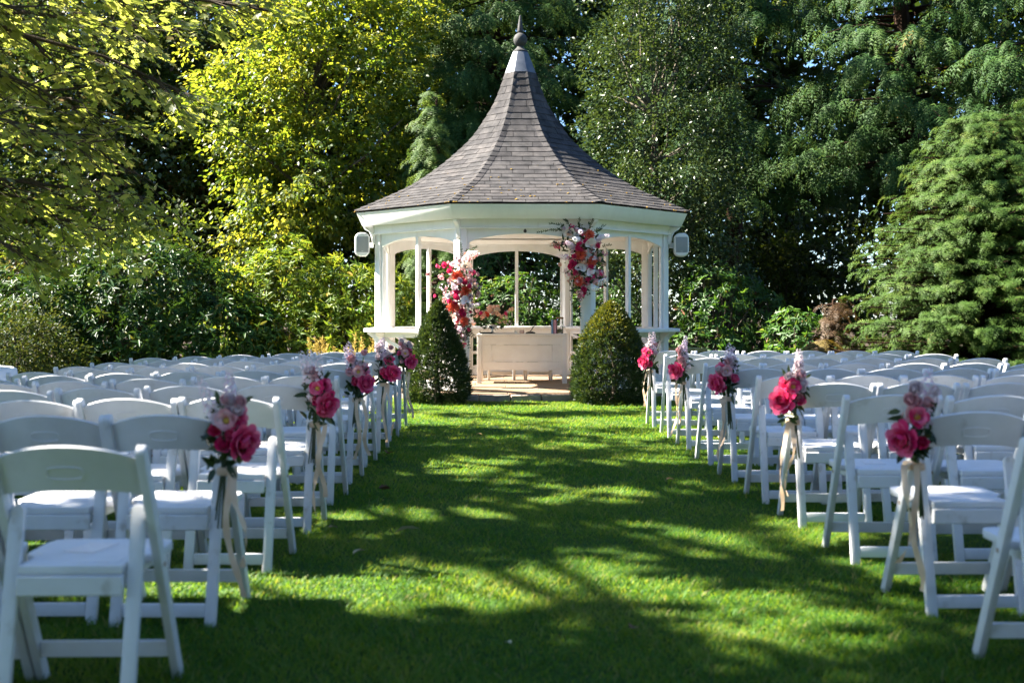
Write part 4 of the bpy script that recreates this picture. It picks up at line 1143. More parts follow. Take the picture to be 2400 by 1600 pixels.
# ------------------------------------------------------------------ flowers
def petal_rings(name, rings, mat, seed=0, pinch=0.0, tint0=.5):
    """flower head facing +z built of cupped petals; ring = count, length, width, tilt from axis, curl, start radius, start height"""
    rng = np.random.default_rng(seed)
    V, F, T = [], [], []
    for (n, L, W, tilt, curl, r0, z0) in rings:
        a0 = rng.random() * 6.28
        for i in range(n):
            a = a0 + 6.283 * i / n + rng.normal() * .08
            l, w = L * rng.uniform(.88, 1.12), W * rng.uniform(.9, 1.1)
            th = R_(tilt + rng.normal() * 5); b = len(V); rr, zz = r0, z0
            hw = [.35, .85, 1.0, .72 - pinch]
            for j in range(4):
                t = th - R_(curl) * j / 3
                if j: rr += math.sin(t) * l / 3; zz += math.cos(t) * l / 3
                for s in (-1, 0, 1):
                    o = s * w / 2 * hw[j]
                    lift = (abs(s)) * w * .12 * (1 if j else 0) + (rng.normal() * .06 * w if j == 3 else 0)
                    r_ = rr - lift * math.cos(t) * .8 + (.10 * l if (j == 3 and s == 0) else 0) * math.sin(t); z_ = zz + lift * math.sin(t) + (.10 * l if (j == 3 and s == 0) else 0) * math.cos(t)
                    V.append((r_ * math.cos(a) - o * math.sin(a), r_ * math.sin(a) + o * math.cos(a), z_))
            tt = min(1, max(0, tint0 + rng.normal() * .2))
            for j in range(3):
                for s in range(2):
                    q = b + j * 3 + s; F.append((q, q + 1, q + 4, q + 3)); T.append(min(1, tt + .12 * j))
    return mesh(name, V, F, mat, True, T)
FL = {}
def head(kind, col):
    k = (kind, col)
    if k in FL: return FL[k]
    mt = M[col]
    if kind == 'peony':
        me = petal_rings('peony', [(8, .074, .060, 92, 30, .010, 0), (8, .068, .052, 72, 40, .010, .003), (8, .060, .044, 52, 46, .011, .006), (8, .052, .036, 34, 40, .010, .010), (7, .044, .028, 18, 30, .007, .012), (4, .034, .022, 6, 20, .003, .014)], mt, 1)
    elif kind == 'rose':
        me = petal_rings('rose', [(6, .036, .042, 78, 40, .006, 0), (5, .036, .038, 52, 45, .006, .004), (5, .033, .032, 30, 45, .006, .008), (4, .028, .026, 14, 40, .004, .010), (3, .022, .018, 4, 30, .002, .012)], mt, 2)
    elif kind == 'ranunculus':
        me = petal_rings('ranunculus', [(8, .032, .034, 74, 50, .004, 0), (7, .029, .028, 48, 55, .004, .004), (6, .024, .022, 26, 55, .004, .007), (4, .018, .015, 8, 40, .002, .009)], mt, 3)
    elif kind == 'anemone':
        me = petal_rings('anemone', [(7, .046, .042, 76, 38, .006, 0), (6, .042, .036, 58, 36, .006, .004)], mt, 4)
    elif kind == 'dahlia':
        me = petal_rings('dahlia', [(15, .062, .017, 88, 12, .008, 0), (14, .055, .016, 70, 14, .008, .005), (11, .044, .014, 50, 14, .006, .010), (8, .030, .012, 26, 14, .004, .013)], mt, 5, .45)
    elif kind == 'blossom':                       # little cluster of four-petalled florets
        rng = np.random.default_rng(6); V, F, T = [], [], []
        for i in range(15):
            d = Vector(unit(rng.normal(size=3) + np.array([0, 0, .5]))); c = d * rng.uniform(.016, .034); u = d.cross(Vector((.3, .5, .8))).normalized(); w = d.cross(u)
            for q in range(4):
                e = u * math.cos(q * 1.571) + w * math.sin(q * 1.571); f = u * math.cos(q * 1.571 + .785) + w * math.sin(q * 1.571 + .785); g = u * math.cos(q * 1.571 - .785) + w * math.sin(q * 1.571 - .785)
                b = len(V); V += [c, c + f * .009 + d * .004, c + e * .017 + d * .005, c + g * .009 + d * .004]; F.append((b, b + 1, b + 2, b + 3)); T.append(min(1, max(0, .5 + rng.normal() * .25)))
        me = mesh('blossom', V, F, mt, False, T)
    elif kind == 'spike':                         # stock: florets up a stem, along +z
        rng = np.random.default_rng(8); V, F, T = [], [], []
        for i in range(44):
            s = i / 44; a = i * 2.4; r = .030 * (1 - s) ** .6 + .006
            c = Vector((math.cos(a) * r, math.sin(a) * r, .02 + .20 * s)); d = Vector((math.cos(a), math.sin(a), .5)).normalized(); u = d.cross(Vector((0, 0, 1))).normalized(); w = d.cross(u); z = (1 - .6 * s) * .016
            for q in range(4):
                e = u * math.cos(q * 1.571) + w * math.sin(q * 1.571); f = (e + (u * math.cos(q * 1.571 + 1.571) + w * math.sin(q * 1.571 + 1.571))) * .55; g = (e - (u * math.cos(q * 1.571 + 1.571) + w * math.sin(q * 1.571 + 1.571))) * .55
                b = len(V); V += [c, c + f * z + d * .003, c + e * z * 1.15 + d * .002, c + g * z + d * .003]; F.append((b, b + 1, b + 2, b + 3)); T.append(min(1, max(0, .45 + .3 * s + rng.normal() * .2)))
        me = mesh('stock_spike', V, F, mt, False, T)
    elif kind == 'anthurium':                     # heart-shaped cupped spathe
        V, F, T = [], [], []; NR, NA = 5, 22
        V.append((0, -.012, 0))
        for i in range(1, NR):
            for j in range(NA):
                t = 2 * math.pi * j / NA; f = i / (NR - 1)
                x = .056 * math.sin(t) ** 3 * .55 + .030 * math.sin(t); y = .046 * (math.cos(t) - .30 * math.cos(2 * t) - .10 * math.cos(3 * t))
                V.append((x * f, -.012 + (y + .002) * f, .016 * f * f - .018 * max(0, -y) * f * 6 * .2))
        for j in range(NA): F.append((0, 1 + j, 1 + (j + 1) % NA)); T.append(.25)
        for i in range(NR - 2):
            for j in range(NA):
                a = 1 + i * NA + j; c = 1 + i * NA + (j + 1) % NA; F.append((a, a + NA, c + NA, c)); T.append(.35 + .2 * i)
        me = mesh('anthurium', V, F, mt, True, T)
    FL[k] = me
    return me
def spadix():
    m = MB(); m.tube([(0, 0, .002), (0, .004, .02), (0, .004, .05)], [.005, .005, .003], 6); return m.mesh('spadix', M['peach'], smooth=True, tint=.5)
SPADIX = spadix()
m = MB(); m.lathe([(.013, .004), (.014, .012), (.009, .018), (.002, .020)], 9); EYE = m.mesh('flower_eye', M['yellow'], smooth=True, tint=.5)

def put(kind, col, parent, p, facing, s=1.0, roll=None, rr=random):
    d = Vector(facing).normalized()
    q = d.to_track_quat('Z', 'Y') @ Quaternion((0, 0, 1), rr.uniform(0, 6.28) if roll is None else roll)
    nm = {'spike': 'stock_spike'}.get(kind, kind)
    o = obj(nm, head(kind, col), parent, p, q, s)
    if kind == 'anthurium': obj('spadix', SPADIX, o)
    if kind == 'anemone': obj('flower_eye', EYE, o)
    return o

def sprig_geo(P, D, U, L, W, p, d, ln, n, lf, rng, sag=.3):
    """leafy sprig: adds leaves along an arching stem, returns stem points"""
    p = np.array(p, float); d = unit(np.array(d, float)); pts = []
    sd = unit(np.cross(d, [.1, -.9, .3]))
    for i in range(n):
        s = i / (n - 1); q = p + d * ln * s + np.array([0, 0, -sag * ln * s * s]); pts.append(tuple(q))
        for g in (-1, 1):
            P.append(q); D.append(d * .8 + sd * g * rng.uniform(.5, 1.1) + rng.normal(size=3) * .25); U.append([0 + rng.normal() * .4, -.8, .6]); L.append(lf * rng.uniform(.6, 1.15) * (1.15 - .5 * s)); W.append(lf * .32)
    return pts

# posies tied to every second aisle chair
def ribbon_mesh(path, w, rng, name='ribbon_tail'):
    V, F = [], []; n = len(path); tw = rng.uniform(-1.5, 1.5); ph = rng.uniform(-.5, .5); k2 = rng.uniform(0, 6)
    for i, p in enumerate(path):
        a = ph + tw * i / n * 2 + .35 * math.sin(i * .9 + k2)
        s = Vector((math.cos(a), math.sin(a), 0)) * (w / 2)
        V += [Vector(p) - s, Vector(p) + s]
    F = [(2 * i, 2 * i + 1, 2 * i + 3, 2 * i + 2) for i in range(n - 1)]
    return mesh(name, V, F, M['ribbon'], True, tint=.5)
POSY_LAB = {
 ('left', 0): 'pink posy on the front left aisle chair, beside the dark yew', ('left', 2): 'lilac and pink posy on the third left aisle chair', ('left', 4): 'lilac stock and two pink peonies posy on fifth left aisle chair',
 ('left', 6): 'pale stock and pink peony posy on seventh left aisle chair', ('left', 8): 'largest left posy, big pink peony, on the ninth aisle chair from the gazebo',
 ('right', 0): 'pink posy on the front right aisle chair, beside the golden yew', ('right', 2): 'round pink peony posy on the third right aisle chair', ('right', 4): 'lilac and pink posy on the fifth right aisle chair',
 ('right', 6): 'cream and pink posy on the seventh right aisle chair', ('right', 8): 'largest right posy, pale ranunculus over pink peony, near the camera'}
def posy(side, i):
    sg = 1 if side == 'left' else -1              # towards the aisle
    rr = random.Random(100 + i + (50 if sg > 0 else 0)); rng = np.random.default_rng(200 + i + (50 if sg > 0 else 0))
    c = aisle[(side, i)]
    bx, by, bz = c.location.x + sg * .24, c.location.y + post_y(.70) - .045, c.location.z + .70
    r = empty('chair_posy', (bx, by, bz), 0, POSY_LAB[(side, i)], 'posy', 'flower posies tied to the aisle chairs')
    f = lambda x, y, z: (sg * x * 1.0, y, z)
    out = lambda x, y, z: (sg * x, y, z)
    # one or two peonies low and outward, paler flowers climbing above
    put('peony', 'peony', r, f(.050 + rr.uniform(-.01, .01), -.045, -.02 + rr.uniform(-.02, .02)), out(.75 + rr.uniform(-.3, .3), -.7, -.05 + rr.uniform(-.25, .3)), rr.uniform(.82, 1.0), rr=rr)
    for q in range(3): put('rose', rr.choice(['hot', 'peony', 'pink']), r, f(rr.uniform(-.05, .05), -.045, rr.uniform(-.05, .10)), out(rr.uniform(-.6, .6), -1, rr.uniform(-.2, .4)), rr.uniform(.7, 1.0), rr=rr)
    if i in (0, 4, 6) or rr.random() < .3: put('peony', 'peony', r, f(.03, -.035, .085), out(.4, -.85, .35), .62, rr=rr)
    if i != 2: put('anemone', 'peony' if rr.random() < .5 else 'pink', r, f(.010, -.065, .075), out(.0, -1, .2), .95, rr=rr)
    top = 'spike' if not (side == 'right' and i == 8) else 'ranunculus'
    for q in range(5):
        x, z = rr.uniform(-.055, .055), rr.uniform(.06, .20)
        put('ranunculus', rr.choice(['pink', 'pale', 'pale', 'pink']), r, f(x, -.04 + rr.uniform(-.02, .01), z), out(x * 8, -1, .3 + rr.uniform(-.2, .4)), rr.uniform(.85, 1.25), rr=rr)
    for q in range(3 if top == 'spike' else 1):
        col = {4: 'lilac', 2: 'lilac', 6: 'pale'}.get(i, rr.choice(['pale', 'lilac', 'pale']))
        put('spike', col, r, f(rr.uniform(-.05, .015), -.02, .085), out(rr.uniform(-.35, .15), -.25, 1), rr.uniform(.75, .98), rr=rr)
    for q in range(3): put('blossom', rr.choice(['pale', 'pink', 'lilac']), r, f(rr.uniform(-.06, .05), -.035, rr.uniform(.0, .15)), out(rr.uniform(-.5, .5), -1, .3), rr.uniform(.8, 1.1), rr=rr)
    P, D, U, L, W = [], [], [], [], []
    for q in range(70):
        P.append([sg * rng.uniform(-.06, .05), rng.uniform(-.04, .015), rng.uniform(-.11, .13)]); D.append([rng.normal() * .6, -.4 + rng.normal() * .3, rng.normal() * .8 + .2]); U.append(rng.normal(size=3) + np.array([0, -1, .5])); L.append(rng.uniform(.05, .085)); W.append(.028)
    leaves('foliage', np.array(P), np.array(D), np.array(U), np.array(L), np.array(W), T_LANCE, M['stem'], r, rng)
    m = MB()
    for q in range(7):
        x = sg * rng.uniform(-.03, .0); m.tube([(x, -.01, .05), (x * .4 - sg * .012, -.005, -.10), (x * 1.2 - sg * .012, -.012 + rng.normal() * .006, -.26 - rng.random() * .08)], .0035, 5)
    m.obj('stem_bundle', M['stem'], r, tint=.4)
    # ribbon: band round the post, bow and two tails
    m = MB(); m.box(-.031, .031, -.035, .052, -.135, -.105)
    m.obj('ribbon_band', M['ribbon'], r, loc=(-sg * .012, .015, 0), bevel=.008, tint=.6)
    for q in range(2):
        x0 = sg * (.005 + .03 * q); path = []; ln = rr.uniform(.36, .50); sw = rr.uniform(.015, .05); dx = rr.uniform(-.01, .05)
        for j in range(25):
            s = j / 24; path.append((x0 + sg * dx * s + (.010 + .012 * s) * math.sin(s * 6.5 + q * 2 + i), -.035 - sw * math.sin(s * 3.0) + .010 * math.sin(s * 11 + i), -.11 - ln * s))
        obj('ribbon_tail', ribbon_mesh(path, .026, rr), r)
for side in ('left', 'right'):
    for i in (0, 2, 4, 6, 8): posy(side, i)

# ------------------------------------------------------------------ flower arrangements on the front posts
def arrangement(label, spec, sprigs, blobs, d0, seed, cx):
    rng = np.random.default_rng(seed); rr = random.Random(seed)
    def pt(cxp, cyp, dep=0.0): return at(1000 + cxp / 4.611, 480 + cyp / 4.611, d0 + dep)
    o = pt(*cx)
    r = empty('flower_arrangement', tuple(o), 0, label, 'flowers', 'flower arrangements on the front posts')
    for kind, col, lst, s in spec:
        for (x, y) in lst:
            p = pt(x, y, rr.uniform(-.10, -.04)) - o
            fx = (x - cx[0]) / 260
            put(kind, col, r, p, (fx + rr.uniform(-.25, .25), -1, rr.uniform(-.15, .4)), s * 1.22 * rr.uniform(.9, 1.12), roll=(rr.uniform(-.5, .5) + math.pi) if kind == 'anthurium' else None, rr=rr)
    for (x, y, n, sx, sy) in blobs:               # scattered small blossoms
        for q in range(int(n * 1.8)):
            px, py = x + rng.normal() * sx, y + rng.normal() * sy
            put('blossom' if q % 3 else 'ranunculus', rr.choice(['pink', 'pink', 'pale', 'lilac', 'peony', 'pink', 'peach']), r, pt(px, py, rr.uniform(-.07, .02)) - o, (rng.normal() * .6, -1, rng.normal() * .4 + .2), rr.uniform(.95, 1.4) if q % 3 else rr.uniform(.8, 1.1), rr=rr)
    P, D, U, L, W = [], [], [], [], []
    st = MB()
    for (x, y, dx, dy, ln, n, lf) in sprigs:
        pts = sprig_geo(P, D, U, L, W, pt(x, y, -.03) - o, (dx, -.15, -dy), ln, n, lf, rng, .18)
        st.tube(pts, .0025, 4)
    for (x, y, n, sx, sy) in blobs:
        for q in range(n * 5):
            p = pt(x + rng.normal() * sx * .9, y + rng.normal() * sy * .9, rng.uniform(-.05, .06)) - o
            P.append(p); D.append(rng.normal(size=3) + np.array([0, -.5, 0])); U.append([rng.normal() * .6, -1, .4]); L.append(rng.uniform(.06, .11)); W.append(rng.uniform(.022, .04))
    leaves('foliage', np.array(P), np.array(D), np.array(U), np.array(L), np.array(W), T_LANCE, M['stem'], r, rng)
    st.obj('sprig_stems', M['stem'], r, tint=.3)
arrangement('tall pink and coral flower arrangement on the left front post',
    [('anthurium', 'anthurium', [(420, 675), (285, 825), (265, 1245)], 1.15), ('anthurium', 'white', [(420, 1045)], 1.15),
     ('dahlia', 'coral', [(325, 765), (420, 930), (285, 1100), (405, 1255)], .98),
     ('rose', 'hot', [(205, 650), (275, 662), (385, 815), (410, 840), (325, 940), (325, 1002), (300, 1072), (380, 1145), (400, 1190), (372, 1190)], .92),
     ('rose', 'pink', [(540, 755), (470, 835), (165, 785), (550, 955), (190, 1045), (170, 1165), (320, 1310), (305, 1210)], .72),
     ('rose', 'lilac', [(360, 820), (460, 990)], .9), ('rose', 'white', [(240, 985)], .85), ('rose', 'hot', [(250, 720), (455, 880), (250, 1040), (330, 1240)], .8), ('spike', 'lilac', [(300, 900), (470, 1100), (340, 1370)], .8), ('spike', 'pale', [(300, 640), (410, 600), (450, 540)], .85)],
    [(470, 560, .5, -1, .20, 9, .035), (380, 560, -.05, -1, .22, 9, .035), (440, 1290, .55, 1, .24, 9, .05), (420, 1300, .2, 1, .26, 9, .05), (180, 880, -1, -.1, .16, 7, .05), (180, 1080, -1, .1, .14, 7, .05), (170, 760, -.8, -.5, .14, 7, .04), (400, 1420, .0, 1, .12, 6, .03), (520, 700, .9, -.3, .10, 6, .035)],
    [(330, 700, 9, 90, 60), (350, 850, 11, 105, 60), (340, 1010, 11, 105, 60), (340, 1170, 11, 90, 60), (380, 1330, 8, 50, 60), (390, 1450, 4, 15, 30), (470, 520, 3, 25, 40), (540, 900, 6, 25, 60)], 15.36, 301, (340, 960))
arrangement('pink, coral and white flower arrangement on the right front post',
    [('anthurium', 'anthurium', [(1555, 325), (1775, 438)], 1.2), ('anthurium', 'white', [(1665, 692)], 1.2), ('anthurium', 'pale', [(1765, 740)], .9),
     ('dahlia', 'coral', [(1755, 330), (1665, 545), (1785, 612), (1650, 832)], 1.05),
     ('rose', 'hot', [(1645, 420), (1640, 468), (1665, 497), (1575, 625), (1560, 662), (1600, 640), (1770, 672), (1760, 700), (1835, 445), (1700, 920), (1695, 950)], .90),
     ('rose', 'lilac', [(1585, 462)], 1.05), ('rose', 'peach', [(1705, 622), (1920, 647), (1450, 647), (1575, 782), (1865, 582), (1560, 802)], .62),
     ('rose', 'white', [(1615, 330), (1745, 545)], .8), ('rose', 'hot', [(1720, 400), (1610, 740), (1740, 800), (1600, 560)], .8), ('spike', 'lilac', [(1660, 290), (1560, 440), (1520, 570), (1860, 360)], .85), ('spike', 'white', [(1640, 380), (1860, 850), (1800, 900)], .85)],
    [(1470, 270, -1, -.05, .34, 13, .042), (1480, 230, -1, -.35, .20, 9, .042), (1560, 250, -.6, -1, .16, 8, .04), (1760, 260, .3, -1, .16, 7, .045), (1820, 290, .9, -.8, .18, 8, .042), (1650, 230, .0, -1, .13, 7, .035),
     (1480, 430, -1, -.05, .18, 8, .03), (1660, 900, -.15, 1, .34, 13, .042), (1650, 960, .05, 1, .28, 11, .04), (1600, 880, -.4, 1, .16, 8, .035), (1850, 780, .4, 1, .20, 9, .03), (1900, 450, .8, -.3, .12, 6, .04)],
    [(1640, 300, 8, 90, 40), (1660, 440, 10, 100, 60), (1680, 590, 11, 105, 60), (1690, 740, 11, 105, 60), (1690, 860, 8, 80, 50), (1650, 960, 4, 25, 40), (1500, 430, 5, 60, 18), (1840, 790, 8, 45, 50), (1860, 540, 5, 40, 50)], 15.36, 302, (1680, 600))

# ------------------------------------------------------------------ desk, stools and what stands on the desk
DX, DY = .16, 17.75
desk = empty('desk', (DX, DY, FZ), R_(-1.5), 'white panelled signing desk in the middle of the gazebo', 'desk')
m = MB(); m.box(-.70, .70, -.27, .27, .735, .765); m.obj('desk_top', M['paint_desk'], desk, bevel=.006)
for sx in (-1, 1):
    for sy in (-1, 1):
        m = MB(); m.box(sx * .66 - .035, sx * .66 + .035, sy * .225 - .035, sy * .225 + .035, 0, .734); m.obj('leg', M['paint_desk'], desk, bevel=.004)
fp = [(-.623, .20), (.623, .20), (.623, .734), (-.623, .734)]
m = MB(); m.box(-.624, .624, -.235, -.205, .205, .33); m.box(-.624, .624, -.235, -.205, .60, .733); m.box(-.624, -.47, -.235, -.205, .332, .598); m.box(.47, .624, -.235, -.205, .332, .598)
m.obj('front_frame', M['paint_desk'], desk)
m = MB(); m.box(-.468, .468, -.222, -.208, .334, .596); pnl = m.obj('front_panel', M['paint_desk'], desk)
m = MB()
for (a, b, c_, d_) in ((-.468, .468, .334, .352), (-.468, .468, .578, .596), (-.468, -.45, .354, .576), (.45, .468, .354, .576)): m.box(a, b, -.229, -.2225, c_, d_)
m.obj('panel_moulding', M['paint_desk'], pnl, bevel=.004)
for sx in (-1, 1):
    m = MB(); m.box(sx * .66 - .012, sx * .66 + .012, -.188, .188, .205, .733); m.obj('side_panel', M['paint_desk'], desk)
for j, (sx, lab) in enumerate(((-.33, 'low white stool behind the left half of the desk'), (.26, 'low white stool behind the right half of the desk'))):
    s = empty('stool', (DX + sx, DY + .62, FZ), R_(2 + 3 * j), lab, 'stool', 'white stools behind the desk')
    m = MB(); m.box(-.225, .225, -.15, .15, .40, .43); m.obj('stool_top', M['paint_desk'], s, bevel=.005)
    m = MB(); m.box(-.19, .19, -.125, -.105, .335, .399); m.box(-.19, .19, .105, .125, .335, .399); m.obj('apron', M['paint_desk'], s, bevel=.003)
    m = MB(); m.box(-.16, .16, -.115, -.095, .10, .14); m.obj('stretcher', M['paint_desk'], s, bevel=.003)
    for a in (-1, 1):
        for b in (-1, 1):
            m = MB(); m.box(a * .205 - .018, a * .205 + .018, b * .13 - .018, b * .13 + .018, 0, .399); m.obj('leg', M['paint_desk'], s, bevel=.003)
TZ = FZ + .765 + .001
# table bouquet in a silver footed vase
bq = empty('bouquet', (DX - .47, DY - .04, TZ), 0, 'peach and coral rose bouquet in silver footed vase on the desk', 'bouquet')
m = MB(); m.lathe([(.055, 0), (.058, .006), (.03, .018), (.014, .035), (.014, .06), (.035, .075), (.07, .10), (.085, .14), (.080, .142), (.06, .11), (.01, .085)], 18); m.obj('vase', M['silver'], bq, smooth=True)
rr = random.Random(5); rng = np.random.default_rng(5)
for q in range(30):
    a, e = rr.uniform(0, 6.28), rr.uniform(.1, 1.25)
    d = Vector((math.cos(a) * math.sin(e) * 1.35, math.sin(a) * math.sin(e) * .8 - .2, math.cos(e)))
    put(rr.choice(['rose', 'rose', 'ranunculus']), rr.choice(['peach', 'peach', 'peach', 'coral', 'pale', 'anthurium', 'hot' if q < 6 else 'peach']), bq, Vector((0, 0, .19)) + d * rr.uniform(.13, .22), d, rr.uniform(1.0, 1.4), rr=rr)
for q in range(14):
    a = rr.uniform(0, 6.28); d = Vector((math.cos(a) * 1.3, math.sin(a) * .6 - .2, rr.uniform(-.25, .9)))
    put('blossom', rr.choice(['peach', 'pale', 'peach', 'pink']), bq, Vector((0, 0, .19)) + d * rr.uniform(.17, .27), d, rr.uniform(.9, 1.3), rr=rr)
n = 60
P = np.array([0, 0, .17]) + rdir(rng, n) * np.array([.16, .10, .10]); leaves('foliage', P, unit(P - np.array([0, 0, .15])), rdir(rng, n) + np.array([0, 0, .6]), .06, .026, T_LANCE, M['stem'], bq, rng)
# pen rest, candle, votive, standing books, lidded jar, dark box, tray
pn = empty('pen_stand', (DX + .13, DY - .06, TZ), .2, 'black pen stand with slanting pen on the desk', 'pen stand')
m = MB(); m.lathe([(.075, 0), (.078, .012), (.06, .026), (.03, .034), (.012, .036)], 18); m.obj('stand', M['black'], pn, smooth=True)
m = MB(); m.tube([(-.01, 0, .03), (.03, .005, .08), (.075, .01, .135)], [.006, .009, .004], 8); m.obj('pen', M['black'], pn, smooth=True)
m = MB(); m.lathe([(.021, 0), (.022, .002), (.022, .048), (.019, .050), (.002, .051)], 14); tag(m.obj('candle', M['wax'], None, loc=(DX - .10, DY - .05, TZ), smooth=True), 'small white candle on the desk left of the pen stand', 'candle')
m = MB(); m.lathe([(.030, 0), (.036, .01), (.038, .055), (.034, .056), (.030, .012), (.004, .010)], 16); tag(m.obj('votive', M['wax_peach'], None, loc=(DX - .005, DY - .03, TZ), smooth=True), 'peach votive holder between candle and pen stand', 'votive')
for (x, col, h_, w_, lab) in ((.468, 'book_blue', .215, .022, 'slim blue book standing upright on the desk'), (.508, 'book_pink', .212, .042, 'thicker pink book standing upright on the desk')):
    b = empty('book', (DX + x, DY - .05, TZ), .03, lab, 'book')
    m = MB(); m.box(-w_ / 2, -w_ / 2 + .003, -.07, .07, 0, h_); m.box(w_ / 2 - .003, w_ / 2, -.07, .07, 0, h_); m.box(-w_ / 2 + .003, w_ / 2 - .003, -.0705, -.066, 0, h_); m.obj('cover', M[col], b)
    m = MB(); m.box(-w_ / 2 + .0035, w_ / 2 - .0035, -.065, .066, .004, h_ - .004); m.obj('pages', M['paper'], b)
j = empty('jar', (DX + .59, DY + .05, TZ), 0, 'clear glass jar with wooden lid at the right of the desk', 'jar')
m = MB(); m.lathe([(.05, 0), (.056, .006), (.056, .20), (.05, .225), (.048, .225), (.053, .198), (.053, .010), (.004, .008)], 20); m.obj('glass', M['glass'], j, smooth=True)
m = MB(); m.lathe([(.052, .226), (.058, .228), (.058, .252), (.05, .256), (.004, .257)], 20); m.obj('lid', M['wood'], j, smooth=True)
m = MB(); m.lathe([(.046, .012), (.048, .05), (.03, .07), (.004, .075)], 14); m.obj('sand', M['stone'], j, smooth=True)
m = MB(); m.box(-.10, .10, -.05, .05, 0, .022); m.box(-.098, -.088, -.048, .048, .022, .05); tag(m.obj('dark_tray', M['black'], None, loc=(DX - .565, DY - .10, TZ), bevel=.003), 'small black tray beside the vase on the desk', 'tray')
m = MB(); m.box(-.19, .19, -.13, .13, 0, .010); tag(m.obj('guest_book', M['paper'], None, loc=(DX - .24, DY + .10, TZ), rot=(0, 0, .06), bevel=.002), 'flat white open book lying on the desk', 'book')

# ------------------------------------------------------------------ loudspeakers on the side posts
def speaker(label, k, face_rot, sx):
    O = gv(k, RP, 0); O = Matrix.Rotation(R_(1.3), 4, 'Z') @ O
    px = GX + O.x + sx * .185; py = GY + O.y - .02
    s = empty('loudspeaker', (px, py, 2.02), face_rot, label, 'loudspeaker', 'white loudspeakers on the gazebo')
    def rr_(w, h_, r, n=8):
        pts = []
        for cx_, cz_, a0 in ((w - r, h_ - r, 0), (-w + r, h_ - r, 90), (-w + r, -h_ + r, 180), (w - r, -h_ + r, 270)):
            for t in range(n): a = R_(a0 + 90 * t / (n - 1)); pts.append((cx_ + r * math.cos(a), .175 + cz_ + r * math.sin(a)))
        return pts
    m = MB(); m.prism(rr_(.108, .175, .085), 'y', -.075, .09); m.obj('shell', M['speaker'], s, bevel=.028, seg=4)
    m = MB(); m.prism([(x, z if z > .06 else .06) for x, z in [(x, min(z, .29)) for x, z in rr_(.088, .15, .05)]], 'y', -.0775, -.066); g = m.obj('grille', M['grille'], s, bevel=.006)
    m = MB(); m.box(-.015, .015, -.0795, -.0765, .075, .079); m.obj('badge', M['speaker'], g)
    m = MB(); m.box(-.02, .02, .085, .13, .13, .22); m.box(min(0, -sx * .17), max(0, -sx * .17), .10, .135, .135, .215); m.obj('bracket', M['speaker'], s, bevel=.005)
speaker('white loudspeaker on the left side of the gazebo', 7, R_(10), -1)
speaker('white loudspeaker on the right side of the gazebo', 2, R_(-3), 1)

# ------------------------------------------------------------------ small things
# draped table half seen at the left edge
t = empty('draped_table', (-4.54, 9.3, gz(-4.54)), 0, 'white cloth-draped table at the far left edge behind the chairs', 'table')
V, F = [], []; NA = 40
for i, (r, z) in enumerate(((.02, .765), (.40, .765), (.435, .75), (.455, .60), (.47, .35), (.49, .02))):
    for a in range(NA):
        w = 1 + (.035 * math.sin(a * 2 * math.pi / NA * 9) * (i - 1) / 4 if i > 1 else 0)
        V.append((r * w * math.cos(a * 2 * math.pi / NA), r * w * math.sin(a * 2 * math.pi / NA), z))
for i in range(5):
    for a in range(NA): b = (a + 1) % NA; F.append((i * NA + a, i * NA + b, (i + 1) * NA + b, (i + 1) * NA + a))
F.append(tuple(range(NA - 1, -1, -1)))
t.scale = (1, 1, 1.09)
obj('tablecloth', mesh('tablecloth', V, F, M['cloth'], True), t)
m = MB(); m.lathe([(.39, .735), (.39, .76), (.004, .761)], 24); m.obj('table_top', M['wood'], t)
for a in range(4):
    m = MB(); m.tube([(.28 * math.cos(a * 1.571 + .8), .28 * math.sin(a * 1.571 + .8), 0), (.25 * math.cos(a * 1.571 + .8), .25 * math.sin(a * 1.571 + .8), .735)], .018, 8); m.obj('leg', M['finial'], t)
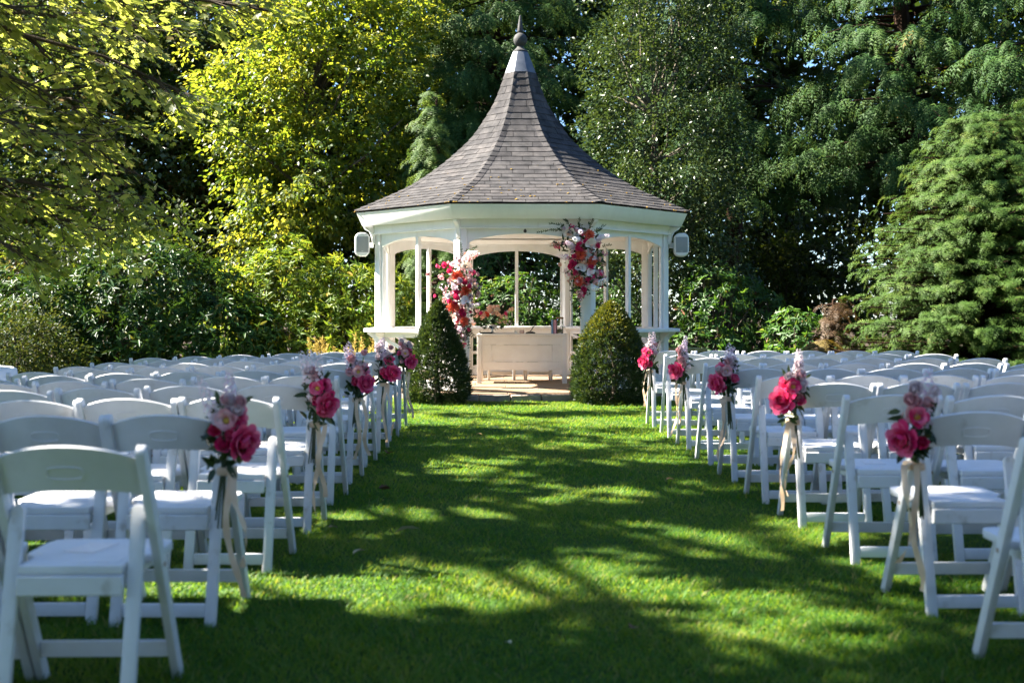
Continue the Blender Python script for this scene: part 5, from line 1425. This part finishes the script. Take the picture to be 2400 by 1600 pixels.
# order-of-service cards on some seats
rcard = random.Random(9)
m = MB(); m.box(-.05, .05, -.072, .072, 0, .0022); card = m.mesh('service_card', M['paper'])
for side, i in [('left', q) for q in (4, 5, 6, 7, 8, 9)] + [('right', q) for q in (3, 4, 5, 6, 7, 8)]:
    c = aisle[(side, i)]
    o = obj('service_card', card, None, (c.location.x + rcard.uniform(-.03, .03), c.location.y + .10 + rcard.uniform(-.03, .03), c.location.z + .4432), (0, 0, rcard.uniform(-.3, .3)))
    tag(o, f'pale printed card on the {ORD[i]} row aisle seat, {side} side', 'card', 'cards laid on the aisle seats')
# fallen leaves on the lawn
def fallen(X, Y, L, t, label, curl=.35, rz=0.0, lift=.032):
    d = FPX * (CAMZ - lift) / (Y - HOR)
    V = [(x * L, y * L, z * L * curl * 4 + .02 * curl) for x, y, z in T_MAPLE[0]] if t < .3 else [(x * L, y * L * .5, (.25 - (x - .5) ** 2) * curl * L + abs(y) * .25 * L) for x, y, z in T_LANCE[0]]
    o = obj('fallen_leaf', mesh('fallen_leaf', V, (T_MAPLE if t < .3 else T_LANCE)[1].tolist(), M['fallen'], True, t), None, ((X - 1200) * d / FPX, d, lift), (R_(random.uniform(-12, 12)), R_(random.uniform(-12, 12)), rz))
    tag(o, label, 'leaf', 'leaves fallen on the lawn')
for a in ((888, 1152, .09, .05, 'curled brown fallen leaf beside the left aisle chairs', 1.2, .4), (925, 1246, .13, .95, 'pale cream fallen leaf on the lawn, left of centre', .3, .1), (826, 1298, .08, .8, 'small tan fallen leaf near the left rear chairs', .3, .8),
          (1153, 1002, .08, 1.0, 'small white fallen petal on the lawn towards the gazebo', .3, .2), (1478, 1481, .06, .1, 'small reddish fallen leaf low on the right lawn', .8, 1.2), (1198, 1507, .05, .9, 'small pale fallen leaf near the bottom centre', .3, 2.0),
          (1560, 1124, .07, .35, 'small rust fallen leaf on the right of the lawn', .4, .5), (905, 1066, .10, .02, 'dark curled fallen leaf at the foot of the left chairs', 1.1, 1.4), (1130, 1018, .07, .5, 'tan fallen leaf on the far lawn left of centre', .4, 2.6), (770, 1235, .07, .6, 'dull fallen leaf under the left rear chairs', .3, .9)):
    fallen(*a)
